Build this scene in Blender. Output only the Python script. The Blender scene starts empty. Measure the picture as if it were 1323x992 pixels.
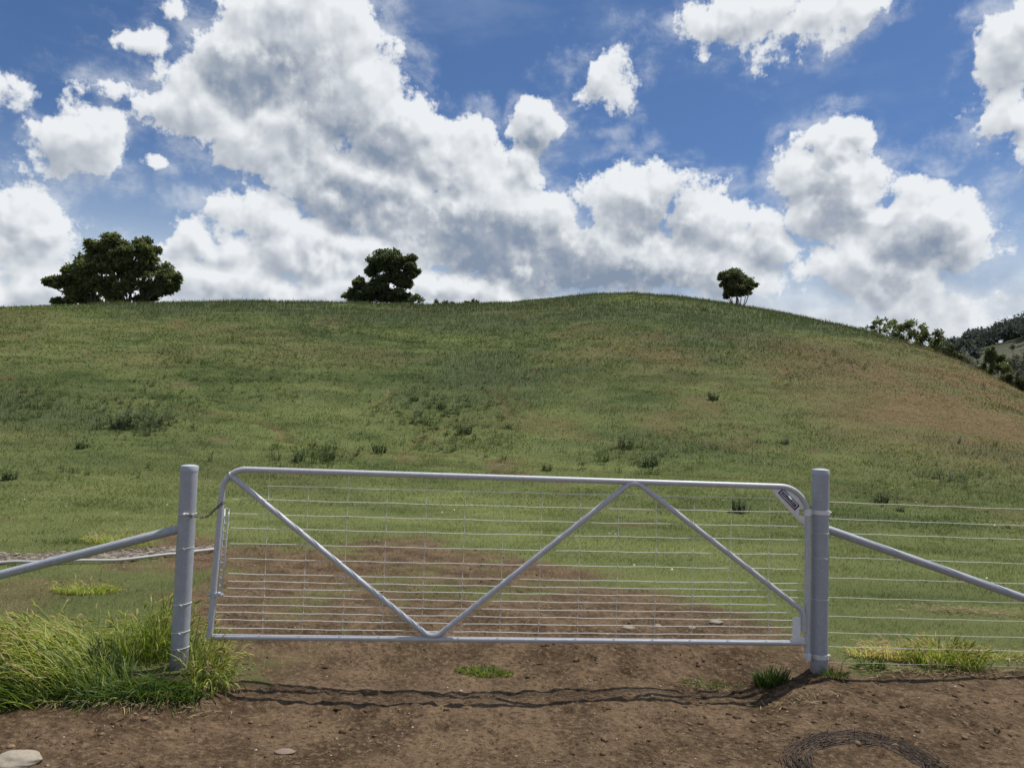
import bpy, math, random
import numpy as np

# ------------------------------------------------------------------ camera, sky, sun, exposure
PITCH, ROLL, CAM_H, FPX = math.radians(3.2), math.radians(1.75), 1.6, 999.0
scene = bpy.context.scene
COL = scene.collection
cam_d = bpy.data.cameras.new('camera')
cam = bpy.data.objects.new('camera', cam_d)
COL.objects.link(cam)
cam_d.sensor_width = 36.0
cam_d.lens = FPX / 1323.0 * 36.0
cam_d.clip_start = 0.05
cam_d.clip_end = 9000
cam.location = (0, 0, CAM_H)
from mathutils import Matrix, Euler
cam.rotation_mode = 'XYZ'
cam.matrix_world = (Matrix.Translation((0, 0, CAM_H)) @ Matrix.Rotation(math.pi/2 + PITCH, 4, 'X')
                    @ Matrix.Rotation(ROLL, 4, 'Z'))
scene.camera = cam

# a photo point (1323 x 992) turned into a place of the real scene
_F = np.array([0, math.cos(PITCH), math.sin(PITCH)])
_X = np.array([1.0, 0, 0]); _U0 = np.cross(_X, _F)
_R = _X*math.cos(ROLL) + _U0*math.sin(ROLL)
_U = _U0*math.cos(ROLL) - _X*math.sin(ROLL)
def ray(px, py): return _F + _R*(px-661.5)/FPX + _U*(496-py)/FPX
def at(px, py, Y):
    d = ray(px, py); return np.array([0, 0, CAM_H]) + d*(Y/d[1])
def azel(px, py):
    d = ray(px, py)
    return math.degrees(math.atan2(d[0], d[1])), math.degrees(math.atan2(d[2], math.hypot(d[0], d[1])))

SUN = np.array([0.36, 0.24, 1.0]); SUN /= np.linalg.norm(SUN)
sun_el = math.asin(SUN[2]); sun_az = math.atan2(SUN[0], SUN[1])
sd = bpy.data.lights.new('sun', 'SUN'); sd.energy = 4.9; sd.angle = math.radians(0.53)
sd.color = (1.0, 0.955, 0.88)
so = bpy.data.objects.new('sun', sd); COL.objects.link(so)
from mathutils import Vector
so.rotation_euler = Vector(SUN).to_track_quat('Z', 'Y').to_euler()
so.location = (20, 15, 60)

class NT:
    """small helper to write node trees"""
    def __init__(s, tree): s.t = tree; s.n = tree.nodes; s.l = tree.links
    def node(s, kind, **kw):
        nd = s.n.new(kind)
        for k, v in kw.items(): setattr(nd, k, v)
        return nd
    def put(s, sock, v):
        if isinstance(v, bpy.types.NodeSocket): s.l.new(v, sock)
        elif v is not None: sock.default_value = v
    def math(s, op, a, b=None, c=None, clamp=False):
        nd = s.node('ShaderNodeMath', operation=op, use_clamp=clamp)
        s.put(nd.inputs[0], a)
        if b is not None: s.put(nd.inputs[1], b)
        if c is not None: s.put(nd.inputs[2], c)
        return nd.outputs[0]
    def vmath(s, op, a, b=None, out=0):
        nd = s.node('ShaderNodeVectorMath', operation=op)
        s.put(nd.inputs[0], a)
        if b is not None: s.put(nd.inputs[3 if op == 'SCALE' else 1], b)
        return nd.outputs['Value' if op in ('LENGTH', 'DOT_PRODUCT') else 'Vector']
    def ramp(s, v, lo, hi, a=0.0, b=1.0, smooth=True):
        nd = s.node('ShaderNodeMapRange', interpolation_type='SMOOTHSTEP' if smooth else 'LINEAR')
        s.put(nd.inputs[0], v)
        for i, x in enumerate((lo, hi, a, b)): s.put(nd.inputs[i+1], x)
        return nd.outputs[0]
    def mix(s, f, a, b, blend='MIX'):
        nd = s.node('ShaderNodeMix', data_type='RGBA', blend_type=blend)
        s.put(nd.inputs[0], f)
        for i, x in ((6, a), (7, b)):
            if isinstance(x, tuple) and len(x) == 3: x = x + (1,)
            s.put(nd.inputs[i], x)
        return nd.outputs[2]
    def noise(s, vec, scale, detail=4, rough=0.55, dim='3D', dist=0.0, col=False):
        nd = s.node('ShaderNodeTexNoise', noise_dimensions=dim)
        if vec is not None: s.put(nd.inputs['Vector'], vec)
        s.put(nd.inputs['Scale'], scale); s.put(nd.inputs['Detail'], detail)
        s.put(nd.inputs['Roughness'], rough); s.put(nd.inputs['Distortion'], dist)
        return nd.outputs[1 if col else 0]
    def voronoi(s, vec, scale, dim='3D', detail=0.0, rough=0.5):
        nd = s.node('ShaderNodeTexVoronoi', voronoi_dimensions=dim, feature='F1')
        s.put(nd.inputs['Vector'], vec); s.put(nd.inputs['Scale'], scale)
        s.put(nd.inputs['Detail'], detail); s.put(nd.inputs['Roughness'], rough)
        return nd.outputs['Distance']

# clouds of the sky: (x, y, half width, half height, turn in degrees, weight) seen from the gate
CLOUDS = [
 (395,45,120,75,0,1.15),(330,95,95,62,0,1.1),(440,115,88,75,0,1.15),(250,130,75,50,-15,.75),
 (360,185,120,55,0,1.1),(520,175,85,62,12,1.1),(590,215,80,62,25,1.05),(690,165,38,42,0,.95),(683,215,40,38,0,.85),
 (480,250,150,60,0,1.15),(640,280,125,58,0,1.15),(815,262,74,58,0,1.1),(930,290,85,52,18,1.05),(985,320,60,42,15,.85),
 (340,285,85,45,0,.85),(420,325,175,48,0,1.05),(720,330,220,55,0,1.2),(900,345,130,48,0,1.0),(255,315,52,32,0,.75),
 (300,365,110,35,0,.8),(560,375,260,30,0,.9),(195,385,90,22,0,.5),
 (103,183,56,47,10,1.0),(24,298,58,60,0,.95),(45,370,75,36,0,.75),(15,122,50,24,5,.44),(180,58,38,26,-20,.55),
 (205,208,22,13,0,.5),(150,112,55,15,-8,.36),(225,12,26,14,-40,.3),
 (783,105,46,48,-15,.80),(945,26,88,34,-12,.85),(1055,28,72,36,-28,.7),(1112,6,60,20,-10,.65),
 (1078,182,48,36,0,1.15),(1050,222,52,40,0,1.15),(1085,225,52,44,0,1.1),(1135,282,58,36,0,1.0),(1085,270,72,52,0,1.1),(1190,300,88,58,10,1.05),(1245,300,42,55,0,.85),
 (1130,350,110,52,15,.95),(1180,395,115,40,10,.7),(1316,48,46,58,0,1.0),(1310,152,50,44,-15,.8),(1316,222,20,24,0,.4),
]
SHADE = [(345,105,95,42,-5,.8),(470,190,90,40,10,.6),(650,318,170,42,6,.9),(720,350,210,30,4,.9),(850,292,55,42,0,.55),
 (460,262,90,38,0,.6),(1185,330,60,36,0,.65),(1075,262,38,42,0,.45),(985,330,50,25,0,.3),(700,185,26,36,0,.5),
 (1300,380,120,30,0,.4),(1115,100,10,10,0,.0)]
def build_world():
    w = bpy.data.worlds.new('World'); scene.world = w; w.use_nodes = True
    N = NT(w.node_tree); N.n.clear()
    def ellipses(G, vec, rows):
        out = None
        for (x, y, rx, ry, rot, wt) in rows:
            if wt <= 0: continue
            a, e = azel(x, y); k = 17.4
            mp = G.node('ShaderNodeMapping', vector_type='TEXTURE')
            G.put(mp.inputs[0], vec)
            mp.inputs[1].default_value = (a, e, 0)
            mp.inputs[2].default_value = (0, 0, -math.radians(rot + 1.75))
            mp.inputs[3].default_value = (rx/k, ry/k, 1)
            ln = G.vmath('LENGTH', mp.outputs[0])
            v = G.math('MULTIPLY_ADD', ln, -wt*1.5, wt*1.70)
            out = v if out is None else G.math('SMOOTH_MAX', out, v, 0.14)
        return out
    # field of cloud thickness in degrees of azimuth and elevation
    gt = bpy.data.node_groups.new('cloud_field', 'ShaderNodeTree')
    gt.interface.new_socket('P', in_out='INPUT', socket_type='NodeSocketVector')
    gt.interface.new_socket('F', in_out='OUTPUT', socket_type='NodeSocketFloat')
    gt.interface.new_socket('B', in_out='OUTPUT', socket_type='NodeSocketFloat')
    G = NT(gt); gi = G.node('NodeGroupInput'); go = G.node('NodeGroupOutput')
    P = gi.outputs[0]
    wcol = G.noise(P, 0.30, 3, 0.55, '2D', col=True)
    wv = G.vmath('SCALE', G.vmath('SUBTRACT', wcol, (0.5, 0.5, 0.5)), 2.4)
    Pw = G.vmath('ADD', P, wv)
    macro = ellipses(G, Pw, CLOUDS)
    macro = G.math('MINIMUM', macro, 1.3)
    fb = G.noise(P, 0.26, 2.0, 0.50, '2D')
    ff = G.noise(P, 2.4, 7, 0.62, '2D')
    v1 = G.voronoi(Pw, 0.36, '2D', 1.8, 0.42)
    det = G.math('ADD', G.math('MULTIPLY', G.math('SUBTRACT', fb, 0.5), 1.10),
                 G.math('MULTIPLY', G.math('SUBTRACT', 0.50, v1), 0.50))
    S = G.math('ADD', macro, det)
    G.put(go.inputs['F'], G.math('ADD', S, G.math('MULTIPLY', G.math('SUBTRACT', ff, 0.5), 0.58)))
    G.put(go.inputs['B'], S)
    tc = N.node('ShaderNodeTexCoord')
    sp = N.node('ShaderNodeSeparateXYZ'); N.l.new(tc.outputs['Generated'], sp.inputs[0])
    az = N.math('MULTIPLY', N.math('ARCTAN2', sp.outputs[0], sp.outputs[1]), 57.29578)
    el = N.math('MULTIPLY', N.math('ARCSINE', sp.outputs[2]), 57.29578)
    cb = N.node('ShaderNodeCombineXYZ'); N.l.new(az, cb.inputs[0]); N.l.new(el, cb.inputs[1])
    P = cb.outputs[0]
    def field(dx, dy):
        nd = N.node('ShaderNodeGroup'); nd.node_tree = gt
        N.put(nd.inputs[0], N.vmath('ADD', P, (dx, dy, 0)) if (dx or dy) else P)
        return nd.outputs['F'], nd.outputs['B']
    F0, B0 = field(0, 0)
    F1, B1 = field(0.30, 0.85)
    # clouds outside the part of the sky seen: plain broken cover
    far_cover = N.noise(P, 0.05, 6, 0.6, '2D')
    outside = N.math('MAXIMUM', N.ramp(N.math('ABSOLUTE', az), 38, 48), N.ramp(el, 30, 38))
    FX = N.math('MULTIPLY', N.math('SUBTRACT', far_cover, 0.52), 5.0)
    def blend(f): 
        return N.math('ADD', N.math('MULTIPLY', f, N.math('SUBTRACT', 1.0, outside)), N.math('MULTIPLY', FX, outside))
    F0b = blend(F0)
    alpha = N.ramp(F0b, 0.10, 0.44)
    wn = N.noise(N.vmath('MULTIPLY', P, (1.0, 1.5, 1)), 0.24, 7, 0.60, '2D', 0.15)
    wisp = N.math('MULTIPLY', N.math('MULTIPLY', N.ramp(F0b, -0.75, 0.25), N.ramp(wn, 0.40, 0.72)), 0.50)
    low = N.math('MULTIPLY', N.ramp(el, 13.5, 7.5), N.ramp(N.noise(N.vmath('MULTIPLY', P, (0.5, 2.2, 1)), 0.25, 5, 0.6, '2D'), 0.30, 0.60, 0.55, 0.92))
    alpha = N.math('MAXIMUM', alpha, N.math('MAXIMUM', wisp, low))
    # relief: what faces up to the sun is bright, what has cloud above it is grey
    relief = N.math('ADD', N.math('MULTIPLY', N.math('SUBTRACT', B0, B1), 0.72), N.math('MULTIPLY', N.math('SUBTRACT', F0, F1), 0.16))
    shade_m = ellipses(N, N.vmath('ADD', P, N.vmath('SCALE', N.vmath('SUBTRACT', N.noise(P, 0.35, 4, 0.6, '2D', col=True), (0.5,0.5,0.5)), 4.5)), SHADE)
    shade_m = N.math('MULTIPLY', N.ramp(shade_m, -0.25, 1.0), 0.42)
    thick = N.math('MULTIPLY', N.ramp(B1, 0.15, 1.5), 0.20)
    lum = N.math('ADD', 0.90, N.math('MULTIPLY', relief, 0.42))
    lum = N.math('SUBTRACT', N.math('SUBTRACT', lum, shade_m), thick)
    lum = N.math('MINIMUM', N.math('MAXIMUM', lum, 0.20), 1.0)
    cc = N.node('ShaderNodeValToRGB'); cc.color_ramp.elements[0].position = 0.2
    cc.color_ramp.elements[0].color = (0.24, 0.30, 0.40, 1)
    cc.color_ramp.elements[1].position = 1.0; cc.color_ramp.elements[1].color = (0.84, 0.87, 0.90, 1)
    e2 = cc.color_ramp.elements.new(0.55); e2.color = (0.45, 0.49, 0.55, 1)
    N.l.new(lum, cc.inputs[0])
    sky = N.node('ShaderNodeTexSky', sky_type='NISHITA'); sky.sun_disc = False
    sky.sun_elevation = sun_el; sky.sun_rotation = sun_az
    sky.air_density = 1.0; sky.dust_density = 0.4; sky.ozone_density = 2.2; sky.altitude = 300
    STR = 0.10
    skyc = N.mix(1.0, sky.outputs[0], (0.55, 0.69, 0.88), 'MULTIPLY')
    # thin high veil and paler air at the horizon
    veil = N.math('MULTIPLY', N.ramp(N.noise(N.vmath('MULTIPLY', P, (0.6, 1.6, 1)), 0.09, 5, 0.6, '2D'), 0.42, 0.8), 0.22)
    hz = N.math('MULTIPLY', N.ramp(el, 20, 6), 0.80)
    pale = N.mix(N.math('MAXIMUM', veil, hz), skyc, (4.9, 6.0, 7.3))
    cl = N.vmath('SCALE', cc.outputs[0], 1.0/STR)
    col = N.mix(alpha, pale, cl)
    bg = N.node('ShaderNodeBackground'); N.l.new(col, bg.inputs[0]); bg.inputs[1].default_value = STR
    o = N.node('ShaderNodeOutputWorld'); N.l.new(bg.outputs[0], o.inputs[0])
    w.cycles.sampling_method = 'MANUAL'; w.cycles.sample_map_resolution = 512
build_world()
vs = scene.view_settings
vs.view_transform = 'Standard'; vs.look = 'None'; vs.exposure = 0.0; vs.gamma = 1.0; vs.use_curve_mapping = False
cy = scene.cycles
cy.max_bounces = 6; cy.diffuse_bounces = 3; cy.glossy_bounces = 2; cy.transmission_bounces = 3
cy.transparent_max_bounces = 6; cy.use_denoising = True
cy.caustics_reflective = False; cy.caustics_refractive = False

# ------------------------------------------------------------------ helpers
rng = np.random.default_rng(11)
random.seed(5)

def _hash(ix, iy, seed):
    h = (ix.astype(np.int64)*374761393 + iy.astype(np.int64)*668265263 + seed*974634777) & 0x7fffffff
    h = ((h ^ (h >> 13))*1274126177) & 0x7fffffff
    h = h ^ (h >> 16)
    return (h & 0xffff)/65535.0
def vnoise(x, y, seed=0):
    x = np.asarray(x, float); y = np.asarray(y, float)
    ix = np.floor(x); iy = np.floor(y); fx = x-ix; fy = y-iy
    fx = fx*fx*(3-2*fx); fy = fy*fy*(3-2*fy)
    a = _hash(ix, iy, seed); b = _hash(ix+1, iy, seed); c = _hash(ix, iy+1, seed); d = _hash(ix+1, iy+1, seed)
    return (a*(1-fx)+b*fx)*(1-fy) + (c*(1-fx)+d*fx)*fy
def fbm(x, y, scale, octv=4, seed=0, rough=0.5):
    x = np.asarray(x, float)/scale; y = np.asarray(y, float)/scale
    s = 0; amp = 1; tot = 0
    for k in range(octv):
        s = s + amp*vnoise(x*2**k + 17.3*k, y*2**k + 9.1*k, seed+k); tot += amp; amp *= rough
    return s/tot - 0.5
def sstep(a, b, x):
    t = np.clip((np.asarray(x, float)-a)/(b-a), 0, 1); return t*t*(3-2*t)

def mesh_from(name, V, F, mat, parent=None, smooth=False, attrs=None, sizes=None):
    """V (n,3); F list of index arrays all of one size, or a flat array plus sizes"""
    me = bpy.data.meshes.new(name)
    V = np.asarray(V, dtype=np.float32)
    if sizes is None:
        F = np.asarray(F, dtype=np.int32); sizes = np.full(len(F), F.shape[1], np.int32); F = F.ravel()
    me.vertices.add(len(V)); me.vertices.foreach_set('co', V.ravel())
    me.loops.add(len(F)); me.loops.foreach_set('vertex_index', F)
    me.polygons.add(len(sizes))
    st = np.concatenate(([0], np.cumsum(sizes)[:-1])).astype(np.int32)
    me.polygons.foreach_set('loop_start', st)
    me.update(calc_edges=True)
    if smooth: me.polygons.foreach_set('use_smooth', np.ones(len(sizes), bool))
    for k, v in (attrs or {}).items():
        a = me.attributes.new(k, 'FLOAT', 'POINT'); a.data.foreach_set('value', np.asarray(v, np.float32))
    me.materials.append(mat)
    o = bpy.data.objects.new(name, me); COL.objects.link(o)
    if parent is not None: o.parent = parent
    return o

class MB:
    """collects tubes, boxes and sheets for ONE mesh"""
    def __init__(s): s.v = []; s.f = []; s.z = []; s.n = 0; s.t = []
    def add(s, V, faces, tint=0.5):
        V = np.asarray(V, float)
        for f in faces: s.f.extend([i + s.n for i in f]); s.z.append(len(f))
        s.v.append(V); s.n += len(V); s.t.append(np.full(len(V), tint))
    def tube(s, pts, rad, seg=10, cap=True, tint=0.5, flat=1.0):
        pts = np.asarray(pts, float); n = len(pts)
        rad = np.full(n, rad) if np.isscalar(rad) else np.asarray(rad, float)
        T = np.gradient(pts, axis=0); T /= np.linalg.norm(T, axis=1)[:, None] + 1e-12
        up = np.array([0, 0, 1.0]) if abs(T[0][2]) < 0.9 else np.array([1.0, 0, 0])
        A = np.cross(T[0], up); A /= np.linalg.norm(A); V = []
        for i in range(n):
            A = A - T[i]*np.dot(A, T[i]); A /= np.linalg.norm(A)
            B = np.cross(T[i], A)
            for k in range(seg):
                th = 2*math.pi*k/seg
                V.append(pts[i] + rad[i]*(A*math.cos(th)*flat + B*math.sin(th)))
        F = [(i*seg+k, i*seg+(k+1) % seg, (i+1)*seg+(k+1) % seg, (i+1)*seg+k) for i in range(n-1) for k in range(seg)]
        if cap: F += [tuple(range(seg-1, -1, -1)), tuple((n-1)*seg+k for k in range(seg))]
        s.add(V, F, tint)
    def box(s, o, ax, ay, az):
        o, ax, ay, az = [np.asarray(q, float) for q in (o, ax, ay, az)]
        V = [o+i*ax+j*ay+k*az for k in (0, 1) for j in (0, 1) for i in (0, 1)]
        s.add(V, [(0,2,3,1),(4,5,7,6),(0,1,5,4),(2,6,7,3),(0,4,6,2),(1,3,7,5)])
    def prism(s, poly, nrm, th):
        """flat outline (3D points) given a thickness along nrm"""
        P = np.asarray(poly, float); n = len(P); nrm = np.asarray(nrm, float)*th
        V = np.vstack([P, P+nrm])
        F = [tuple(range(n)), tuple(range(2*n-1, n-1, -1))] + [(i, n+i, n+(i+1) % n, (i+1) % n) for i in range(n)]
        s.add(V, F)
    def build(s, name, mat, parent=None, smooth=True, bevel=0):
        o = mesh_from(name, np.vstack(s.v), np.array(s.f, np.int32), mat, parent, False,
                      {'tint': np.concatenate(s.t)}, np.array(s.z, np.int32))
        if smooth:
            me = o.data; me.polygons.foreach_set('use_smooth', np.ones(len(me.polygons), bool))
            me.set_sharp_from_angle(angle=math.radians(40))
        if bevel:
            b = o.modifiers.new('bevel', 'BEVEL'); b.width = bevel; b.segments = 2; b.limit_method = 'ANGLE'
        return o

def tag(o, label=None, cat=None, group=None, kind=None):
    if label: o['label'] = label
    if cat: o['category'] = cat
    if group: o['group'] = group
    if kind: o['kind'] = kind
    return o
def empty(name, loc, label=None, cat=None, group=None):
    o = bpy.data.objects.new(name, None); COL.objects.link(o); o.location = loc
    o.empty_display_size = 0.1
    return tag(o, label, cat, group)
def under(child, root):
    """keep the child's world place while the thing's Empty sits at its base"""
    child.parent = root
    child.matrix_parent_inverse = Matrix.Translation(Vector(root.location)).inverted()
    return child

def material(name):
    m = bpy.data.materials.new(name); m.use_nodes = True
    N = NT(m.node_tree); b = m.node_tree.nodes['Principled BSDF']
    b.inputs['Specular IOR Level'].default_value = 0.25
    return m, N, b

# ------------------------------------------------------------------ the land
SKYLINE = [(-600,440),(-300,418),(0,396),(60,393),(150,391),(250,389),(330,388),(450,391),(560,394),(661,390),(720,384),(770,379.5),(820,378.5),(870,382),
           (920,388.5),(960,395),(1000,402),(1050,412),(1100,424),(1150,437),(1200,452),(1240,466),(1280,484),(1323,506),(1380,545),(1450,585)]
_sk = np.array([azel(x, y) for x, y in SKYLINE])
_az = np.arange(-90, 91, 0.5)
_el = np.interp(_az, _sk[:, 0], _sk[:, 1], left=4.5, right=-0.6)
_el = np.where(_az < -45, 4.6*sstep(-90, -45, _az)+0.0, _el)
_Rc = np.interp(_az, [-60, -35, -15, 0, 9, 20, 28, 34, 42, 60], [70, 76, 84, 92, 98, 92, 76, 62, 50, 40])
_rr = np.linspace(2, 200, 500)
def _profile(r, Rc):
    """rise of the hill before scaling: foot, even slope, rounded crest, fall behind"""
    Rc = np.asarray(Rc, float)
    n = 60; t = (np.arange(n)+0.5)/n
    rq = np.asarray(r, float)
    s = rq[..., None]*t
    slope = sstep(11, 34, s)*(1-2.0*sstep(0.72, 1.5, s/Rc[..., None]))
    return slope.mean(-1)*rq
_K = []
for a, e, R in zip(_az, _el, _Rc):
    p = _profile(_rr, np.full_like(_rr, R)); m = (_rr > 20) & (_rr < R*1.3)
    k = ((math.tan(math.radians(e))*_rr[m] + CAM_H)/np.maximum(p[m], 1e-3)).min()
    _K.append(max(k, 0.0))
_K = np.array(_K)

def boundary_y(x):      # far edge of the bare trampled soil behind the gate
    return np.interp(x, [-5.5, -4.0, -1.2, 0.0, 0.8, 1.5, 2.1, 2.6], [9.8, 10.7, 10.5, 9.6, 8.8, 8.0, 6.9, 5.8])
def land(x, y, fine=True):
    x = np.asarray(x, float); y = np.asarray(y, float)
    r = np.hypot(x, y); az = np.degrees(np.arctan2(x, y))
    k = np.interp(az, _az, _K, left=0, right=0); Rc = np.interp(az, _az, _Rc)
    z = np.where(r < 330, k*_profile(np.minimum(r, 330), Rc), 0)
    lim = -9.0
    z = np.where(r > Rc*1.05, np.maximum(z, lim) , z)
    z = np.where(r < 11, 0, z)
    # far country: a wide valley and a wooded ridge to the right
    far = sstep(150, 480, r)
    ridge = 55*np.exp(-((az-44)/20.0)**2) + 14 + 10*fbm(x, y, 260, 3, 5)
    z = z*(1-sstep(150, 260, r)) + far*ridge*(1-0.8*sstep(900, 2500, r)) 
    z = z - 6*sstep(125, 170, r)*(1-far)
    # the worn hollow below the gate and the lower track in front
    s = (1-sstep(5.35, 6.5, y)); w = 1-0.62*sstep(1.5, 2.25, np.abs(x))
    near = np.where(y < 4.6, 1.0, w)
    near = w + (1-w)*(1-sstep(4.1, 5.0, y))*0.6
    z = z - 0.165*s*near*(1-sstep(12, 20, r))
    amp = sstep(4, 14, r)
    z = z + 0.10*fbm(x, y, 4.5, 3, 2)*amp + 0.70*(fbm(x, y, 22, 3, 3)-0.12)*sstep(20, 60, r)*(1-0.6*sstep(70, 110, r))
    z = z + 0.085*fbm(x, y, 0.75, 3, 4)*(1-sstep(12, 26, r))
    if fine:
        d = dirt(x, y)
        z = z + (0.034*fbm(x, y, 0.15, 4, 6, 0.6) + 0.045*sstep(-0.1,0.25,fbm(x, y, 0.4, 3, 9))*fbm(x, y, 0.055, 3, 7, 0.65) + 0.012*fbm(x*3.0, y, 0.25, 2, 10))*(0.25+0.75*d)*(1-sstep(9, 16, r))
        # hoof prints
        cs = 0.24; gx = x/cs; gy = y/cs; ix = np.floor(gx); iy = np.floor(gy)
        hx = gx-ix-(0.35+0.3*_hash(ix, iy, 201)); hy = gy-iy-(0.35+0.3*_hash(ix, iy, 202)); hr = np.hypot(hx, hy*1.15)*cs
        hd = 0.030*_hash(ix, iy, 203)*(_hash(ix, iy, 204) < 0.55)
        z = z + d*hd*(-sstep(0.062, 0.030, hr) + 0.45*np.exp(-((hr-0.068)/0.014)**2))*(1-sstep(9, 13, r))*(0.35+0.65*sstep(4.3, 5.2, y))
        z = z - 0.10*tracks(x, y)*sstep(14, 25, r)*(1-sstep(100, 140, r))
        z = z + 0.10*fbm(x, y, 0.9, 3, 8)*sstep(9, 25, r)*(1-sstep(120, 200, r))
    return z
def tracks(x, y):
    """narrow stock tracks wandering across the slope"""
    a = fbm(x*0.6, y, 13, 3, 77) ; b = fbm(x*0.8+y*0.3, y-0.25*x, 17, 3, 78)
    return np.maximum(np.exp(-(a/0.006)**2), np.exp(-((b-0.05)/0.005)**2)*0.8)
def dirt(x, y):
    x = np.asarray(x, float); y = np.asarray(y, float)
    n = fbm(x, y, 1.1, 5, 21, 0.6)
    edge = boundary_y(x) + 3.0*n
    back = sstep(1.9, -1.9, y-edge)*(0.46 + 0.54*sstep(-0.50, -0.37, x/np.maximum(y, 1) + 0.25*n))
    fr = 5.35 + 0.10*np.minimum(x, 0) + 0.5*n + 0.25*sstep(2.1, 2.9, x)
    front = sstep(0.25, -0.15, y-fr)
    patches = sstep(0.14, 0.32, fbm(x, y, 2.3, 4, 33))*0.5*(1-sstep(25, 60, y))
    patches = np.maximum(patches, 0.42*np.exp(-(((x+4.0)/1.9)**2+((y-7.6)/1.1)**2))*(1+2*n))
    return np.clip(np.maximum(np.maximum(back*(0.70+1.3*n), front), patches), 0, 1)
def dry(x, y):
    """brown, grazed-out grass: patches and the right flank of the hill"""
    x = np.asarray(x, float); y = np.asarray(y, float)
    r = np.hypot(x, y); az = np.degrees(np.arctan2(x, y))
    f = sstep(13, 29, az + 26*fbm(x, y, 14, 4, 41) - 1 + 5*sstep(60, 90, r) - 9*np.exp(-(((x-27)/9)**2+((y-68)/8)**2)))*(0.55+0.45*sstep(24, 40, r))*np.clip(0.98+2.2*fbm(x*0.7, y, 2.6, 4, 45, 0.6), 0.25, 1)
    p = sstep(0.08, 0.26, fbm(x, y*0.6, 9, 5, 43, 0.6))*0.65*sstep(12, 25, r)
    q = np.exp(-(((x-9)/7)**2 + ((y-45)/7)**2))*0.6 + np.exp(-(((x-15)/5)**2 + ((y-30)/5)**2))*0.4
    l = np.exp(-(((x+30)/10)**2 + ((y-48)/12)**2))*0.15
    return np.clip(f*sstep(18, 34, r) + p*(0.45+0.55*sstep(-8, 18, az)) + 0.5*tracks(x, y)*sstep(14, 22, r) + (q+l)*(0.6+1.6*fbm(x, y, 3, 3, 44)), 0, 1)

def cool(x, y):
    """belts of taller blue-green weeds"""
    r = np.hypot(x, y)
    return sstep(-0.03, 0.20, fbm(x, y, 13, 4, 51, 0.6) + 0.10*sstep(45, 80, r))*sstep(18, 32, r)

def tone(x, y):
    """0 dark lush .. 1 pale yellowish grass, with cloud shade painted in uphill"""
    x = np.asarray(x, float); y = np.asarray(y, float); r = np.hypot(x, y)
    t = 0.46 + 0.9*fbm(x, y*0.8, 6.5, 4, 61, 0.55) + 1.05*fbm(x*0.6, y, 1.0, 4, 62, 0.6) - 0.20*sstep(20, 42, r) + 0.26*np.exp(-((r-13)/8)**2)  # last terms paint cloud shade on the upper hill, sunlight on the near lawn
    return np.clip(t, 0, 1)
def mat_ground():
    m, N, b = material('ground')
    geo = N.node('ShaderNodeNewGeometry'); P = geo.outputs['Position']
    def attr(n):
        a = N.node('ShaderNodeAttribute'); a.attribute_name = n; return a.outputs['Fac']
    D, R, C, L = attr('dirt'), attr('dry'), attr('cool'), attr('far')
    n1 = N.noise(P, 3.0, 6, 0.6); n2 = N.noise(P, 28, 5, 0.65); n3 = N.noise(P, 160, 3, 0.6); n0 = N.noise(P, 0.35, 5, 0.6)
    soil = N.mix(N.ramp(n1, 0.38, 0.64), (0.082, 0.052, 0.029), (0.168, 0.113, 0.066))
    soil = N.mix(N.math('MULTIPLY', N.ramp(n0, 0.45, 0.62), 0.35), soil, (0.200, 0.138, 0.083))
    soil = N.mix(N.math('MULTIPLY', N.ramp(n2, 0.50, 0.68), 0.7), soil, (0.255, 0.182, 0.112))
    soil = N.mix(N.math('MULTIPLY', N.ramp(n2, 0.46, 0.36), 0.75), soil, (0.042, 0.028, 0.018))
    soil = N.mix(N.math('MULTIPLY', N.ramp(n3, 0.64, 0.74), 0.8), soil, (0.33, 0.26, 0.18))
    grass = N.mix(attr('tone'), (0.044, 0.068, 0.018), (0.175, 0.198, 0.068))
    grass = N.mix(N.math('MULTIPLY', N.ramp(n2, 0.55, 0.75), 0.5), grass, (0.20, 0.185, 0.09))
    grass = N.mix(N.math('MULTIPLY', N.ramp(n0, 0.42, 0.65), 0.45), grass, (0.115, 0.125, 0.046))
    grass = N.mix(N.math('MULTIPLY', C, 0.6), grass, (0.068, 0.090, 0.042))
    grass = N.mix(N.math('MULTIPLY', R, 0.85), grass, N.mix(N.ramp(n1, 0.3, 0.7), (0.115, 0.075, 0.038), (0.185, 0.125, 0.062)))
    farc = N.mix(N.ramp(N.noise(P, 0.02, 5, 0.6), 0.40, 0.62), (0.055, 0.065, 0.038), (0.105, 0.098, 0.066))
    grass = N.mix(L, grass, farc)
    f = N.ramp(N.math('ADD', D, N.math('MULTIPLY', N.math('SUBTRACT', n2, 0.5), 0.9)), 0.32, 0.66)
    col = N.mix(f, grass, soil)
    N.l.new(col, b.inputs['Base Color']); b.inputs['Roughness'].default_value = 0.95
    b.inputs['Specular IOR Level'].default_value = 0.12
    h = N.math('ADD', N.math('MULTIPLY', n2, 0.045), N.math('MULTIPLY', n3, 0.012))
    h = N.math('ADD', h, N.math('MULTIPLY', n1, 0.05))
    bp = N.node('ShaderNodeBump'); bp.inputs['Strength'].default_value = 0.9; bp.inputs['Distance'].default_value = 1.0
    N.l.new(h, bp.inputs['Height']); N.l.new(bp.outputs[0], b.inputs['Normal'])
    return m

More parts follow.
